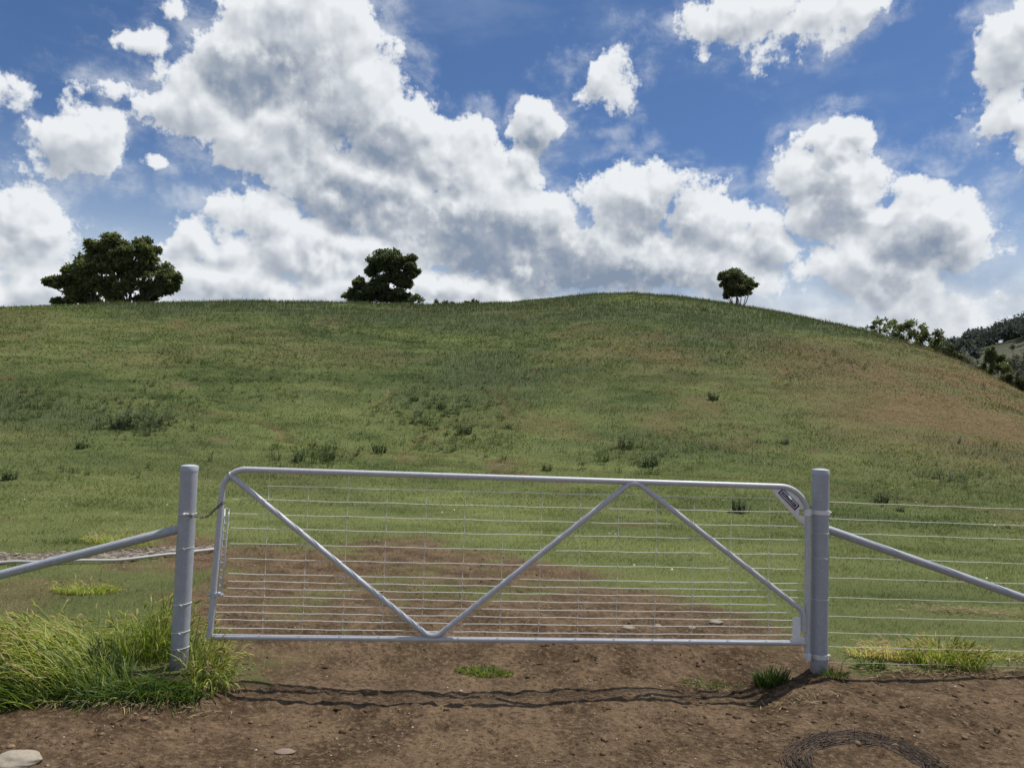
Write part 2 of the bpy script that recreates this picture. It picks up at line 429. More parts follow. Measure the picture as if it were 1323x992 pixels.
def build_ground():
    a1 = np.linspace(-44, 44, 640); a2 = np.linspace(44, 316, 90)[1:-1]
    A = np.radians(np.concatenate([a1, a2]))
    rad = [0.4]
    while rad[-1] < 6000:
        r = rad[-1]
        st = 0.012*r/3 if r > 3 else 0.06
        if r > 3: st = max(0.0045*r, 0.012) if r < 30 else 0.0075*r if r < 110 else 0.03*r
        rad.append(r+st)
    rad = np.array(rad)
    RR, AA = np.meshgrid(rad, A, indexing='ij')
    X = RR*np.sin(AA); Y = RR*np.cos(AA)
    Z = land(X, Y)
    nr, na = X.shape
    V = np.stack([X, Y, Z], -1).reshape(-1, 3)
    i = np.arange(nr-1)[:, None]; j = np.arange(na)[None, :]; j2 = (j+1) % na
    F = np.stack([i*na+j, i*na+j2, (i+1)*na+j2, (i+1)*na+j], -1).reshape(-1, 4)
    V = np.vstack([V, [[0, 0, float(land(0, 0))]]]); c = len(V)-1
    F = F[:, ::-1]
    x, y = V[:, 0], V[:, 1]
    sizes = np.concatenate([np.full(len(F), 4), np.full(na, 3)]).astype(np.int32)
    tri = np.stack([np.full(na, c), (np.arange(na)+1) % na, np.arange(na)], -1)
    flat = np.concatenate([F.ravel(), tri.ravel()]).astype(np.int32)
    o = mesh_from('ground', V, flat, mat_ground(), None, True,
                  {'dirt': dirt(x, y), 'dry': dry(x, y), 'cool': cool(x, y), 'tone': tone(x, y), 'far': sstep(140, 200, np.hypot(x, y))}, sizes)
    tag(o, kind='structure')
    return o
build_ground()

# ------------------------------------------------------------------ grass
def mat_leaf(name, ramp, trans=0.35, rough=0.6, spec=0.2):
    """leaf material: each blade picks its colour along the ramp by its own 'tint'"""
    m, N, b = material(name)
    a = N.node('ShaderNodeAttribute'); a.attribute_name = 'tint'
    cr = N.node('ShaderNodeValToRGB'); el = cr.color_ramp.elements
    el[0].position, el[0].color = ramp[0][0], ramp[0][1] + (1,)
    el[1].position, el[1].color = ramp[-1][0], ramp[-1][1] + (1,)
    for p, c in ramp[1:-1]: e = el.new(p); e.color = c + (1,)
    N.l.new(a.outputs['Fac'], cr.inputs[0])
    b.inputs['Roughness'].default_value = rough; b.inputs['Specular IOR Level'].default_value = spec
    N.l.new(cr.outputs[0], b.inputs['Base Color'])
    t = N.node('ShaderNodeBsdfTranslucent')
    N.l.new(N.mix(1.0, cr.outputs[0], (1.15, 1.2, 0.7), 'MULTIPLY'), t.inputs[0])
    mx = N.node('ShaderNodeMixShader'); mx.inputs[0].default_value = trans
    N.l.new(b.outputs[0], mx.inputs[1]); N.l.new(t.outputs[0], mx.inputs[2])
    N.l.new(mx.outputs[0], m.node_tree.nodes['Material Output'].inputs[0])
    return m
# tint: 0..0.5 green range, 0.5..0.75 blue-green weeds, 0.75..1 dry straw
M_grass = mat_leaf('pasture_grass', [(0.0, (0.045, 0.076, 0.018)), (0.25, (0.108, 0.150, 0.038)), (0.48, (0.225, 0.248, 0.084)),
                                     (0.55, (0.075, 0.105, 0.048)), (0.70, (0.125, 0.150, 0.085)),
                                     (0.78, (0.150, 0.115, 0.055)), (1.0, (0.36, 0.29, 0.16))], 0.30)

def sample_wedge(r0, r1, dens, half=41):
    n = int(0.5*(r1*r1-r0*r0)*math.radians(2*half)*dens)
    r = np.sqrt(rng.uniform(r0*r0, r1*r1, n)); a = np.radians(rng.uniform(-half, half, n))
    return r*np.sin(a), r*np.cos(a)
def tri_blades(x, y, z, h, w, lean, tint):
    n = len(x); th = rng.uniform(0, 2*np.pi, n); la = rng.uniform(0, 2*np.pi, n)
    B = np.stack([x, y, z], -1)
    d = np.stack([np.cos(th), np.sin(th), np.zeros(n)], -1)*(w/2)[:, None]
    tip = B + np.stack([np.cos(la)*lean*h, np.sin(la)*lean*h, h], -1)
    B[:, 2] -= 0.01
    V = np.stack([B-d, B+d, tip], 1).reshape(-1, 3)
    return V, np.repeat(tint, 3)
def pick_tint(x, y, d):
    n = len(x)
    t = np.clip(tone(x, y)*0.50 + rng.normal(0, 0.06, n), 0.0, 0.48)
    c = cool(x, y); r_ = dry(x, y)
    u = rng.uniform(0, 1, n)
    t = np.where(u < c*0.65, rng.uniform(0.55, 0.70, n), t)
    u = rng.uniform(0, 1, n)
    t = np.where(u < 0.08 + 0.78*r_ + 0.55*d, rng.beta(1.6, 3.0, n)*0.24+0.76, t)
    return t
def build_pasture():
    VV, TT = [], []
    for r0, r1, dens, hm, w in ((5.0, 9.5, 1250, 0.022, 0.006), (9.5, 15, 700, 0.027, 0.010), (15, 24, 330, 0.036, 0.017),
                                (24, 40, 130, 0.050, 0.030), (40, 68, 56, 0.075, 0.050), (68, 108, 27, 0.100, 0.080)):
        x, y = sample_wedge(r0, r1, dens)
        d = dirt(x, y)
        clump = fbm(x, y, 0.5 + r0*0.02, 3, 71)
        keep = (rng.uniform(0, 1, len(x)) < (1-np.where(y > 6.3, 0.84, 0.95)*sstep(0.30, 0.85, d))*(0.55+1.7*(clump+0.25))) & (y > 4.6)
        keep &= ~((y < 5.7) & (np.abs(x) < 2.0) & (rng.uniform(0, 1, len(x)) < 0.9))
        x, y, d, clump = x[keep], y[keep], d[keep], clump[keep]
        c = cool(x, y); rr = np.hypot(x, y)
        h = hm*(0.55+rng.gamma(3.0, 0.18, len(x)))*(1+1.5*c+4.0*np.clip(clump-0.06, 0, 1))*(1-0.35*dry(x, y))
        V, T = tri_blades(x, y, land(x, y), h, w*rng.uniform(.6, 1.3, len(x))*(1-0.4*c), rng.uniform(0.3, 2.0, len(x))*(1-0.7*c), pick_tint(x, y, d))
        VV.append(V); TT.append(T)
    V = np.vstack(VV); F = np.arange(len(V), dtype=np.int32).reshape(-1, 3)
    o = mesh_from('pasture_grass', V, F, M_grass, None, False, {'tint': np.concatenate(TT)})
    tag(o, 'short uneven pasture grass covering the paddock and the hill behind the gate', 'grass', kind='stuff')
build_pasture()

def g_at(px, py):
    """photo point on the soil itself"""
    d = ray(px, py); t = 2.0
    lo, hi = 1.0, 200.0
    for k in range(26):
        mid = (lo+hi)/2; p = np.array([0, 0, CAM_H])+d*mid
        if p[2] > float(land(p[0], p[1], False)): lo = mid
        else: hi = mid
    return np.array([0, 0, CAM_H])+d*hi
def weed_mesh(n, h, spread, tint, lean=0.35, w=0.02):
    """an upright leafy weed: stems with short leaves along them; returns vertices and tints of triangles"""
    V = []; T = []
    for _ in range(n):
        a = random.uniform(0, 6.28); rr = spread*math.sqrt(random.random())*0.5
        b = np.array([math.cos(a)*rr, math.sin(a)*rr, 0]); hh = h*random.uniform(0.5, 1.05)
        tip = b + np.array([math.cos(a)*lean*hh*random.random(), math.sin(a)*lean*hh*random.random(), hh])
        p = np.cross(tip-b, [math.cos(a+1), math.sin(a+1), 0]); p = p/np.linalg.norm(p)*w*0.3
        V += [b-p, b+p, tip]; t = tint + random.uniform(-.05, .05); T += [t]*3
        for k in range(9):
            f = random.uniform(0.15, 1); c = b+(tip-b)*f; q = random.uniform(0, 6.28); L = hh*random.uniform(.18, .38)*(1.2-f*.6)
            e = c + np.array([math.cos(q)*L, math.sin(q)*L, L*random.uniform(0.0, .8)])
            s = np.array([-math.sin(q), math.cos(q), 0])*w
            V += [c-s*.7, c+s*.7, e]; T += [min(1, max(0, t+random.uniform(-.08, .08)))]*3
    return np.array(V), np.array(T)
def scatter_weeds():
    protos = [weed_mesh(5, 1.0, 0.6, .6, .3, .05), weed_mesh(4, 1.0, 0.4, .55, .25, .05), weed_mesh(6, 0.9, 0.8, .66, .5, .05), weed_mesh(4, 1.0, 0.5, .12, .4, .06),
              weed_mesh(5, 1.0, 0.8, .84, .4, .03)]
    VV, TT = [], []
    def put(x, y, s, k):
        V, T = protos[k]; a = random.uniform(0, 6.28); c, s_ = math.cos(a), math.sin(a)
        R = np.array([[c, s_, 0], [-s_, c, 0], [0, 0, 1]])
        W = (V*[s*1.1, s*1.1, s]) @ R; W += [x, y, float(land(x, y))-0.02]
        VV.append(W); TT.append(T)
    x, y = sample_wedge(22, 104, 0.9)
    c = cool(x, y); r = np.hypot(x, y)
    m = rng.uniform(0, 1, len(x)) < 0.03 + 0.75*np.clip(c*1.2-0.15, 0, 1)*(0.5+1.5*np.clip(fbm(x, y, 2.5, 2, 81)+.2, 0, 1))
    for a, b in zip(x[m], y[m]): put(a, b, random.uniform(0.14, 0.42), random.choice((0, 1, 2, 0, 3, 4)))
    x, y = sample_wedge(9, 24, 0.5)
    m = dirt(x, y) < 0.3
    for a, b in zip(x[m], y[m]):
        if random.random() < 0.5: put(a, b, random.uniform(0.05, 0.14), random.choice((1, 2, 3, 3, 4)))
    # thicker stands of weeds
    for px, py, sx, sy, n, s0, kinds in ((185,548,45,14,90,.38,(0,2)),(200,520,120,16,120,.26,(0,1,2)),(410,590,50,12,70,.34,(3,0,3)),(560,530,80,30,190,.30,(0,2,3)),(600,570,70,18,90,.28,(2,3,1)),
            (40,520,60,20,70,.3,(0,3)),(330,480,150,30,200,.28,(0,1,2)),(1110,462,70,14,160,.34,(0,1)),(820,590,70,16,60,.30,(3,1)),(1230,618,80,10,90,.22,(1,0)),(480,430,160,14,170,.30,(1,0)),
            (1220,505,70,14,40,.2,(4,4,3)),(900,560,90,20,50,.2,(3,1)),(700,440,160,20,180,.3,(1,2)),(90,610,80,10,30,.18,(3,0)),(1140,640,60,12,30,.14,(3,3))):
        for _ in range(n):
            g = g_at(px+random.gauss(0, sx*.6), py+random.gauss(0, sy*.6))
            if g[1] < 120: put(g[0], g[1], s0*random.uniform(.5, 1.35), random.choice(kinds))
    V = np.vstack(VV)
    o = mesh_from('hill_weeds', V, np.arange(len(V), dtype=np.int32).reshape(-1, 3), M_grass, None, False, {'tint': np.concatenate(TT)})
    tag(o, 'low blue-green weeds and thistles growing all through the grass of the hill', 'weeds', kind='stuff')
scatter_weeds()

# ------------------------------------------------------------------ gate and fence
def mat_steel(name, base, rough, metal, mott=0.25, scale=14, streak=True):
    m, N, b = material(name)
    g = N.node('ShaderNodeNewGeometry'); P = g.outputs['Position']
    n = N.noise(P, scale, 5, 0.6); v = N.voronoi(P, scale*5, '3D')
    n2 = N.noise(N.vmath('MULTIPLY', P, (30, 30, 2.5)), 1.0, 4, 0.6)
    f = N.math('ADD', N.math('MULTIPLY', n, 0.6), N.math('MULTIPLY', v, 0.35))
    dk = tuple(c*(1-mott) for c in base)
    col = N.mix(N.ramp(f, 0.25, 0.75), dk, base)
    if streak: col = N.mix(N.math('MULTIPLY', N.ramp(n2, 0.56, 0.74), 0.35), col, tuple(c*0.62 for c in base))
    # soil splashed on the lowest part
    sp = N.node('ShaderNodeSeparateXYZ'); N.l.new(P, sp.inputs[0])
    mud = N.math('MULTIPLY', N.ramp(N.math('ADD', sp.outputs[2], N.math('MULTIPLY', N.math('SUBTRACT', n, 0.5), 0.25)), 0.13, -0.06), 0.55)
    col = N.mix(mud, col, (0.15, 0.11, 0.08))
    N.l.new(col, b.inputs['Base Color']); b.inputs['Metallic'].default_value = metal
    N.l.new(N.ramp(f, 0.2, 0.8, rough-0.08, rough+0.12), b.inputs['Roughness'])
    b.inputs['Specular IOR Level'].default_value = 0.5
    return m
M_post = mat_steel('galvanised_post', (0.405, 0.43, 0.465), 0.60, 0.06, 0.20)
M_gate = mat_steel('galvanised_tube', (0.54, 0.56, 0.585), 0.50, 0.10, 0.20, 20)
M_wire = mat_steel('galvanised_wire', (0.82, 0.80, 0.74), 0.5, 0.0, 0.2, 30, False)
M_plate = mat_steel('pressed_plate', (0.78, 0.78, 0.78), 0.55, 0.15, 0.15, 10, False)
M_chain = mat_steel('old_chain', (0.23, 0.22, 0.21), 0.55, 0.5, 0.4, 60, False)
M_cap = mat_steel('post_cap', (0.42, 0.455, 0.50), 0.6, 0.05, 0.1, 10, False)
def plain(name, col, rough=0.6, spec=0.3):
    m, N, b = material(name)
    g = N.node('ShaderNodeNewGeometry')
    n = N.noise(g.outputs['Position'], 60, 4, 0.6)
    N.l.new(N.mix(N.ramp(n, .3, .7), tuple(c*.85 for c in col), col), b.inputs['Base Color'])
    b.inputs['Roughness'].default_value = rough; b.inputs['Specular IOR Level'].default_value = spec
    return m
M_navy = plain('navy_enamel', (0.012, 0.016, 0.05)); M_white = plain('white_enamel', (0.85, 0.85, 0.86)); M_grey = plain('grey_print', (0.55, 0.56, 0.62))

LB = np.array([-2.16, 5.25]); RB = np.array([2.224, 5.55])
FD = (RB-LB)/np.linalg.norm(RB-LB); FN = np.array([FD[1], -FD[0]])     # along the fence, and towards the road
def on_fence(px, py, off=0.0):
    """place of a photo point on the fence plane, moved off towards the road"""
    d = ray(px, py); o = LB + FN*off
    t = np.dot(o, FN)/np.dot(d[:2], FN)
    return np.array([0, 0, CAM_H]) + d*t
FN3 = np.array([FN[0], FN[1], 0]); FD3 = np.array([FD[0], FD[1], 0]); UP = np.array([0, 0, 1.0])
def ring(c, r, th, n=20, tilt=0.0, ax=None):
    a = np.linspace(0, 2*math.pi, n+1)
    u = np.array([1, 0, 0]); v = np.array([0, 1, 0])
    return [c + r*(u*math.cos(t)+v*math.sin(t)) + UP*(tilt*math.cos(t)) for t in a]

def strainer(label, base, top, rad, gnd_z, brace_top, brace_end, ties, br_r):
    t = empty('strainer_post', (base[0], base[1], gnd_z), label, 'fence post', 'galvanised strainer posts either side of the gate')
    m = MB(); x, y = base
    m.tube([(x, y, gnd_z-0.25), (x, y, gnd_z+0.02), (x, y, 0.5), (x, y, top-0.012)], rad, 40)
    under(m.build('post_tube', M_post), t)
    m = MB(); z = top
    m.tube([(x, y, z-0.035), (x, y, z-0.004), (x, y, z+0.000), (x, y, z+0.006), (x, y, z+0.009)], [rad+.0012, rad+.0015, rad-.001, rad*.6, rad*.05], 40)
    under(m.build('post_cap', M_cap), t)
    m = MB(); a = np.array(brace_top); b = np.array(brace_end)
    d = (b-a)/np.linalg.norm(b-a)
    m.tube([a-d*0.02, a+d*0.03, a+d*0.05, a+d*0.9, b], [br_r*.82, br_r*.9, br_r, br_r, br_r], 28)
    # flattened foot plate where the stay meets the soil
    under(m.build('brace', M_post), t)
    for (z, tilt, w) in ties:
        m = MB()
        c = np.array([x, y, z])
        pts = ring(c, rad+w*0.9, w, 36, tilt)
        m.tube(pts, w, 7, cap=False)
        e = pts[27]
        m.tube([e, e+np.array([0.012, -0.012, 0.006]), e+np.array([0.026, -0.010, -0.004])], w*1.3, 6)
        under(m.build('wire_tie', M_wire), t)
    return t
LBr = at(229, 683, 5.24); LB0 = at(0, 742, 5.13); dl = (LB0-LBr)
endL = LBr + dl*((LBr[2]+0.05)/(LBr[2]-LB0[2]))
strainer('galvanised post at the latch end of the gate, rising out of long grass', LB, 1.275, 0.0565, -0.06, LBr+np.array([0.05, 0, 0.01]), endL,
         [(on_fence(238, 707)[2], 0.004, .0012), (on_fence(235, 779)[2], 0.006, .0020), (on_fence(233, 815)[2], 0.007, .0020), (on_fence(233, 836)[2], 0.006, .0020)], 0.0295)
RBr = at(1073, 684, 5.57); RB1 = at(1323, 772, 5.66); dr = RB1-RBr
endR = RBr + dr*((RBr[2]+0.02)/(RBr[2]-RB1[2]))
strainer('galvanised post at the hinge end of the gate, standing on bare soil', RB, 1.365, 0.0590, -0.055, RBr-np.array([0.05, 0, -0.01]), endR,
         [(on_fence(1060, 688)[2], 0.0, .0012), (on_fence(1060, 720)[2], 0.0, .0012), (on_fence(1060, 773)[2], 0.0, .0012)], 0.0290)

def arc_path(pts, rads, n=10):
    """polyline with rounded corners"""
    pts = [np.asarray(p, float) for p in pts]; out = [pts[0]]
    for i in range(1, len(pts)-1):
        a, b, c = pts[i-1], pts[i], pts[i+1]; u = (a-b)/np.linalg.norm(a-b); v = (c-b)/np.linalg.norm(c-b)
        ang = math.acos(np.clip(np.dot(u, v), -1, 1)); r = rads[i-1]
        if r <= 0: out.append(b); continue
        t = r/math.tan(ang/2); p0 = b+u*t; p1 = b+v*t; w = (u+v)/np.linalg.norm(u+v); ctr = b + w*(r/math.sin(ang/2))
        e0 = p0-ctr; e1 = p1-ctr; om = math.acos(np.clip(np.dot(e0, e1)/r/r, -1, 1))
        for k in range(n+1):
            s = k/n; out.append(ctr + (math.sin((1-s)*om)*e0 + math.sin(s*om)*e1)/math.sin(om))
    out.append(pts[-1]); return out

GO = 0.030                                                      # the gate hangs a little to the road side of the posts
def gp(px, py, off=0.0): return on_fence(px, py, GO+off)
def build_gate():
    t = empty('farm_gate', tuple(gp(660, 850)*[1, 1, 0]+[0, 0, 0.05]), 'wide galvanised farm gate of wire mesh with a zigzag brace, chained between two posts', 'gate')
    TL = gp(289.5, 605.5); TR = gp(1043.5, 629.5); BR = gp(1043.0, 846); BL = gp(270.5, 826)
    m = MB()
    m.tube(arc_path([BL, TL, TR, BR], [0.155, 0.20], 14), 0.0200, 22)
    # bottom rail butts between the stiles, with flattened ends
    a = gp(271, 822.5); b = gp(1041, 830.5)
    m.tube([a+FD3*0.012, a+FD3*0.04, b-FD3*0.06, b-FD3*0.004], [0.0178, 0.0185, 0.0185, 0.0150], 20)
    under(m.build('gate_frame', M_gate), t)
    m = MB()
    P = [gp(295, 612, .004), gp(559, 826, .004), gp(819, 620, .004), gp(1037.5, 789, .004), gp(1038.5, 815, .004)]
    m.tube(arc_path(P, [0.10, 0.09, 0.09], 10), [0.0195]*(2+11*3), 20)
    under(m.build('zigzag_brace', M_gate), t)
    # line wires
    ys = [636, 653.7, 672.3, 690, 709.6, 728.8, 747.6, 756.9, 766, 776.2, 786.6, 796.2, 805.5, 816]
    ref = 700.0; z0 = [gp(ref, q)[2] for q in ys]
    uL = np.dot(gp(292, 720)[:2]-LB, FD); uR = np.dot(gp(1041, 720)[:2]-LB, FD)
    def gpt(u, z, off=0.0):
        q = LB + FD*u + FN*(GO+off); return np.array([q[0], q[1], z])
    for k, z in enumerate(z0):
        m = MB(); us = np.linspace(uL + (0.25 if k == 0 else 0 if k > 8 else 0.02) - (0.05 if k > 8 else 0), uR-(0.15 if k == 0 else 0.01), 60)
        sag = -0.006*np.sin((us-uL)/(uR-uL)*math.pi)
        wob = 0.0016*np.sin(us*9+k*2.1)+0.001*np.sin(us*23+k)
        m.tube([gpt(u, z+s+w_) for u, s, w_ in zip(us, sag, wob)], 0.0025, 6)
        under(m.build('line_wire', M_wire), t)
    uv = [np.dot(gp(x, 740)[:2]-LB, FD) for x in (993, 943.6, 895, 846.8, 797.5, 748, 697.8, 648, 598, 547.5, 496.5, 445.5, 394, 342.5)]
    zt, zb = z0[0]+0.10, z0[-1]-0.02
    for k, u in enumerate(uv):
        m = MB(); lo = [zb] + sorted(z0); zz = []; rr_ = []          # thicker where it is knotted round a line wire
        for z in lo[1:]: zz += [z-0.006, z-0.0035, z+0.0035, z+0.006]; rr_ += [0.00145, .0036, .0036, 0.00145]
        zz = [zb] + zz + ([zt] if k % 2 else []); rr_ = [0.00145] + rr_ + ([0.00145] if k % 2 else [])
        m.tube([gpt(u + 0.0022*math.sin(z*31+k*3), z, 0.0030) for z in zz], rr_, 6)
        under(m.build('stay_wire', M_wire), t)
        # upper corner plate with its maker's badge
    pts = [(994,630.6),(1025,631.2),(1035.6,638.2),(1040.5,649.5),(1040.5,658),(1032.5,658),(1032.5,665.6),(1040.5,666.6),(1040.5,678.5),(1032.6,673.5)]
    m = MB(); m.prism([gp(x, y, 0.004) for x, y in pts], FN3, -0.004)
    pl = under(m.build('corner_plate', M_plate, smooth=False, bevel=0.0008), t)
    def badge(corners, off, th, mat, name, parent):
        m = MB(); m.prism([gp(x, y, off) for x, y in corners], FN3, -th)
        o = m.build(name, mat, smooth=False); o.parent = parent
        return o
    def quad(s0, s1, w0, w1):
        A = np.array([1009.8, 635.0]); B = np.array([1028.8, 654.8]); d = B-A; nrm = np.array([d[1], -d[0]]); nrm = nrm/np.linalg.norm(nrm)
        return [tuple(A+d*s0+nrm*w0), tuple(A+d*s1+nrm*w0), tuple(A+d*s1+nrm*w1), tuple(A+d*s0+nrm*w1)]
    badge(quad(-.07, 1.07, -4.4, 4.4), 0.0064, 0.0022, M_navy, 'badge', pl)
    badge(quad(-0.005, 1.005, -3.3, 3.3), 0.0070, 0.0005, M_white, 'badge_border', pl)
    badge(quad(0.04, .96, -2.0, 2.0), 0.0076, 0.0005, M_navy, 'badge_field', pl)
    # the wording on the badge is a row of worn pale strokes
    m = MB()
    s = 0.10
    while s < 0.90:
        w_ = random.uniform(0.035, 0.055); hgt = random.choice((1.4, 1.0, 1.5, 0.9))
        m.prism([gp(x, y, 0.0082) for x, y in quad(s, s+w_, -1.1, -1.1+hgt*1.5)], FN3, -0.0005); s += w_+0.022
    o = m.build('badge_wording', M_grey, smooth=False); o.parent = pl
    # lower corner plate
    pts = [(1024.2,796.5),(1034.6,796.5),(1034.6,811),(1033.5,821.5),(1040,824),(1040,829),(1019,829),(1024,822)]
    m = MB(); m.prism([gp(x, y, 0.010) for x, y in pts], FN3, -0.004)
    under(m.build('lower_corner_plate', M_plate, smooth=False, bevel=0.0008), t)
    # latch: perforated strip beside the latch stile and its clamp
    a = gp(293.2, 657, 0.012); b = gp(283.6, 768, 0.012); ax = (a-b); L = np.linalg.norm(ax); ax /= L; sd = np.cross(ax, FN3)
    m = MB()
    n = 11; w1 = 0.0135
    for side in (-1, 1): m.box(b+sd*(side*w1)-sd*0.004, sd*0.008, ax*L, FN3*-0.005)
    for k in range(n+1): m.box(b+ax*(L*k/n*0.985)-sd*(w1-0.0042), sd*(2*w1-0.0084), ax*0.012, FN3*-0.0044)
    under(m.build('latch_strip', M_plate, smooth=False), t)
    for zc, nm in (((gp(280, 767.5, 0.0)), 'clamp'),):
        m = MB()
        m.tube([zc-UP*0.012, zc-UP*0.010, zc+UP*0.010, zc+UP*0.012], [.024, .0275, .0275, .024], 20)
        m.tube([zc-FD3*0.055+FN3*0.012, zc+FD3*0.050+FN3*0.012], 0.007, 10)
        m.tube([zc-FD3*0.048+FN3*0.012, zc-FD3*0.036+FN3*0.012], 0.012, 6)
        m.tube([zc+FD3*0.032+FN3*0.014, zc+FD3*0.044+FN3*0.014], 0.012, 6)
        under(m.build('latch_clamp', M_gate), t)
    # hinge straps round the hinge post
    for py in (661.5, 846.5):
        z = on_fence(1060, py)[2]; m = MB(); h = 0.030
        c = np.array([RB[0], RB[1], z-h/2])
        for rr_, seg in ((0.0625, 36),):
            a_ = np.linspace(0, 2*math.pi, 37)
            outer = [c + 0.0640*np.array([math.cos(q), math.sin(q), 0]) for q in a_[:-1]]
            inner = [c + 0.0594*np.array([math.cos(q), math.sin(q), 0]) for q in a_[:-1]]
            V = outer + [p+UP*h for p in outer] + inner + [p+UP*h for p in inner]; n_ = 36
            F = []
            for k in range(n_):
                k2 = (k+1) % n_
                F += [(k, k2, n_+k2, n_+k), (2*n_+k2, 2*n_+k, 3*n_+k, 3*n_+k2), (n_+k, n_+k2, 3*n_+k2, 3*n_+k), (k2, k, 2*n_+k, 2*n_+k2)]
            m.add(V, F)
        g = gp(1043.5, py); g[2] = z
        m.tube([g-UP*0.024, g-UP*0.022, g+UP*0.022, g+UP*0.024], [.0225, .0245, .0245, .0225], 18)
        e = np.array([RB[0], RB[1], z]) + FD3*0.062
        m.tube([e+FN3*0.0, e+FD3*0.018], 0.009, 6)
        under(m.build('hinge_strap', M_plate), t)
build_gate()

def build_chain():
    """short chain looped from the latch post to the latch stile"""
    t = empty('latch_chain', tuple(on_fence(262, 667)), 'short dark chain tying the gate to the latch post', 'chain')
    P = [(244, 664.5, .062), (249, 666.5, .055), (256, 667, .045), (263, 668.5, .04), (270, 666, .04), (277, 658.5, .045), (284, 652.0, .055), (289, 649.5, .058)]
    pts = np.array([on_fence(x, y, o) for x, y, o in P])
    s = np.concatenate([[0], np.cumsum(np.linalg.norm(np.diff(pts, axis=0), axis=1))]); L = s[-1]; n = int(L/0.017)
    for k in range(n):
        a = [np.interp(L*k/n, s, pts[:, i]) for i in range(3)]; b = [np.interp(min(L, L*(k+1.25)/n), s, pts[:, i]) for i in range(3)]
        a, b = np.array(a), np.array(b); d = b-a; d /= np.linalg.norm(d); sd = np.cross(d, UP if k % 2 else FN3); sd /= np.linalg.norm(sd)
        c = (a+b)/2; loop = [c + d*0.013*math.cos(q) + sd*0.0075*math.sin(q) for q in np.linspace(0, 2*math.pi, 13)]
        m = MB(); m.tube(loop, 0.0028, 6, cap=False); under(m.build('chain_link', M_chain), t)
    m = MB(); c = np.array([LB[0], LB[1], pts[0][2]]); m.tube(ring(c, 0.0600, 0, 30), 0.0022, 6, cap=False)
    e = on_fence(240, 664, .064); m.tube([e-FD3*.02, e+FD3*.02], 0.006, 8); m.tube([e-FD3*.014, e-FD3*.006], 0.011, 6)
    under(m.build('bolt', M_wire), t)
build_chain()

def build_fence_wires():
    t = empty('wire_fence', (2.6, 5.57, -0.05), 'plain wire fence running right from the hinge post', 'fence')
    for k, py in enumerate((648.7, 670.4, 688.8, 720.6, 747, 772.6, 797, 818.4, 836.5, 857)):
        z = at(1072, py, 5.58)[2]; m = MB(); n = 60
        us = np.linspace(0.0, 6.2, n)
        # strands in the same plane as the brace, tied round the post
        pts = [(RB[0]+0.05+u*FD[0], RB[1]+0.062+u*FD[1], z - 0.018*math.sin(u/6.2*math.pi) - 0.004*u + 0.0015*math.sin(u*14+k)) for u in us]
        m.tube(pts, 0.0021, 5); under(m.build('strand', M_wire), t)
    for k, u in enumerate((3.9, 6.15)):
        x = RB[0]+0.05+u*FD[0]; y = RB[1]+0.07+u*FD[1]; m = MB()
        m.box((x-.02, y+0.002, -0.3), (0.04, 0, 0), (0, 0.004, 0), (0, 0, 1.5)); m.box((x-.002, y+0.0065, -0.3), (0.004, 0, 0), (0, 0.028, 0), (0, 0, 1.5))
        under(m.build('picket', M_post, smooth=False), t)
build_fence_wires()

# ------------------------------------------------------------------ trees
def mat_bark(name, a, b_):
    m, N, b = material(name); g = N.node('ShaderNodeNewGeometry')
    n = N.noise(N.vmath('MULTIPLY', g.outputs['Position'], (6, 6, 1.2)), 1.0, 5, 0.6)
    N.l.new(N.mix(N.ramp(n, .35, .65), a, b_), b.inputs['Base Color']); b.inputs['Roughness'].default_value = 0.9
    return m
M_bark = mat_bark('bark', (0.045, 0.035, 0.028), (0.12, 0.10, 0.085))
M_tree = mat_leaf('gum_leaves', [(0.0, (0.060, 0.080, 0.036)), (0.5, (0.135, 0.162, 0.072)), (0.85, (0.205, 0.222, 0.105)), (1.0, (0.24, 0.22, 0.12))], 0.50, 0.5, 0.3)
M_tree2 = mat_leaf('dense_leaves', [(0.0, (0.060, 0.080, 0.045)), (0.6, (0.125, 0.152, 0.080)), (1.0, (0.195, 0.210, 0.115))], 0.50, 0.5, 0.3)
M_olive = mat_leaf('olive_leaves', [(0.0, (0.060, 0.070, 0.038)), (0.6, (0.11, 0.12, 0.065)), (1.0, (0.16, 0.16, 0.09))], 0.35, 0.55, 0.25)
M_greyleaf = mat_leaf('grey_leaves', [(0.0, (0.14, 0.145, 0.14)), (0.6, (0.21, 0.213, 0.208)), (1.0, (0.29, 0.29, 0.28))], 0.35, 0.7, 0.15)
M_farleaf = mat_leaf('far_leaves', [(0.0, (0.055, 0.066, 0.072)), (0.6, (0.085, 0.100, 0.104)), (1.0, (0.12, 0.135, 0.13))], 0.30, 0.7, 0.1)  # distance haze is put into the leaf colour, bluish and muted

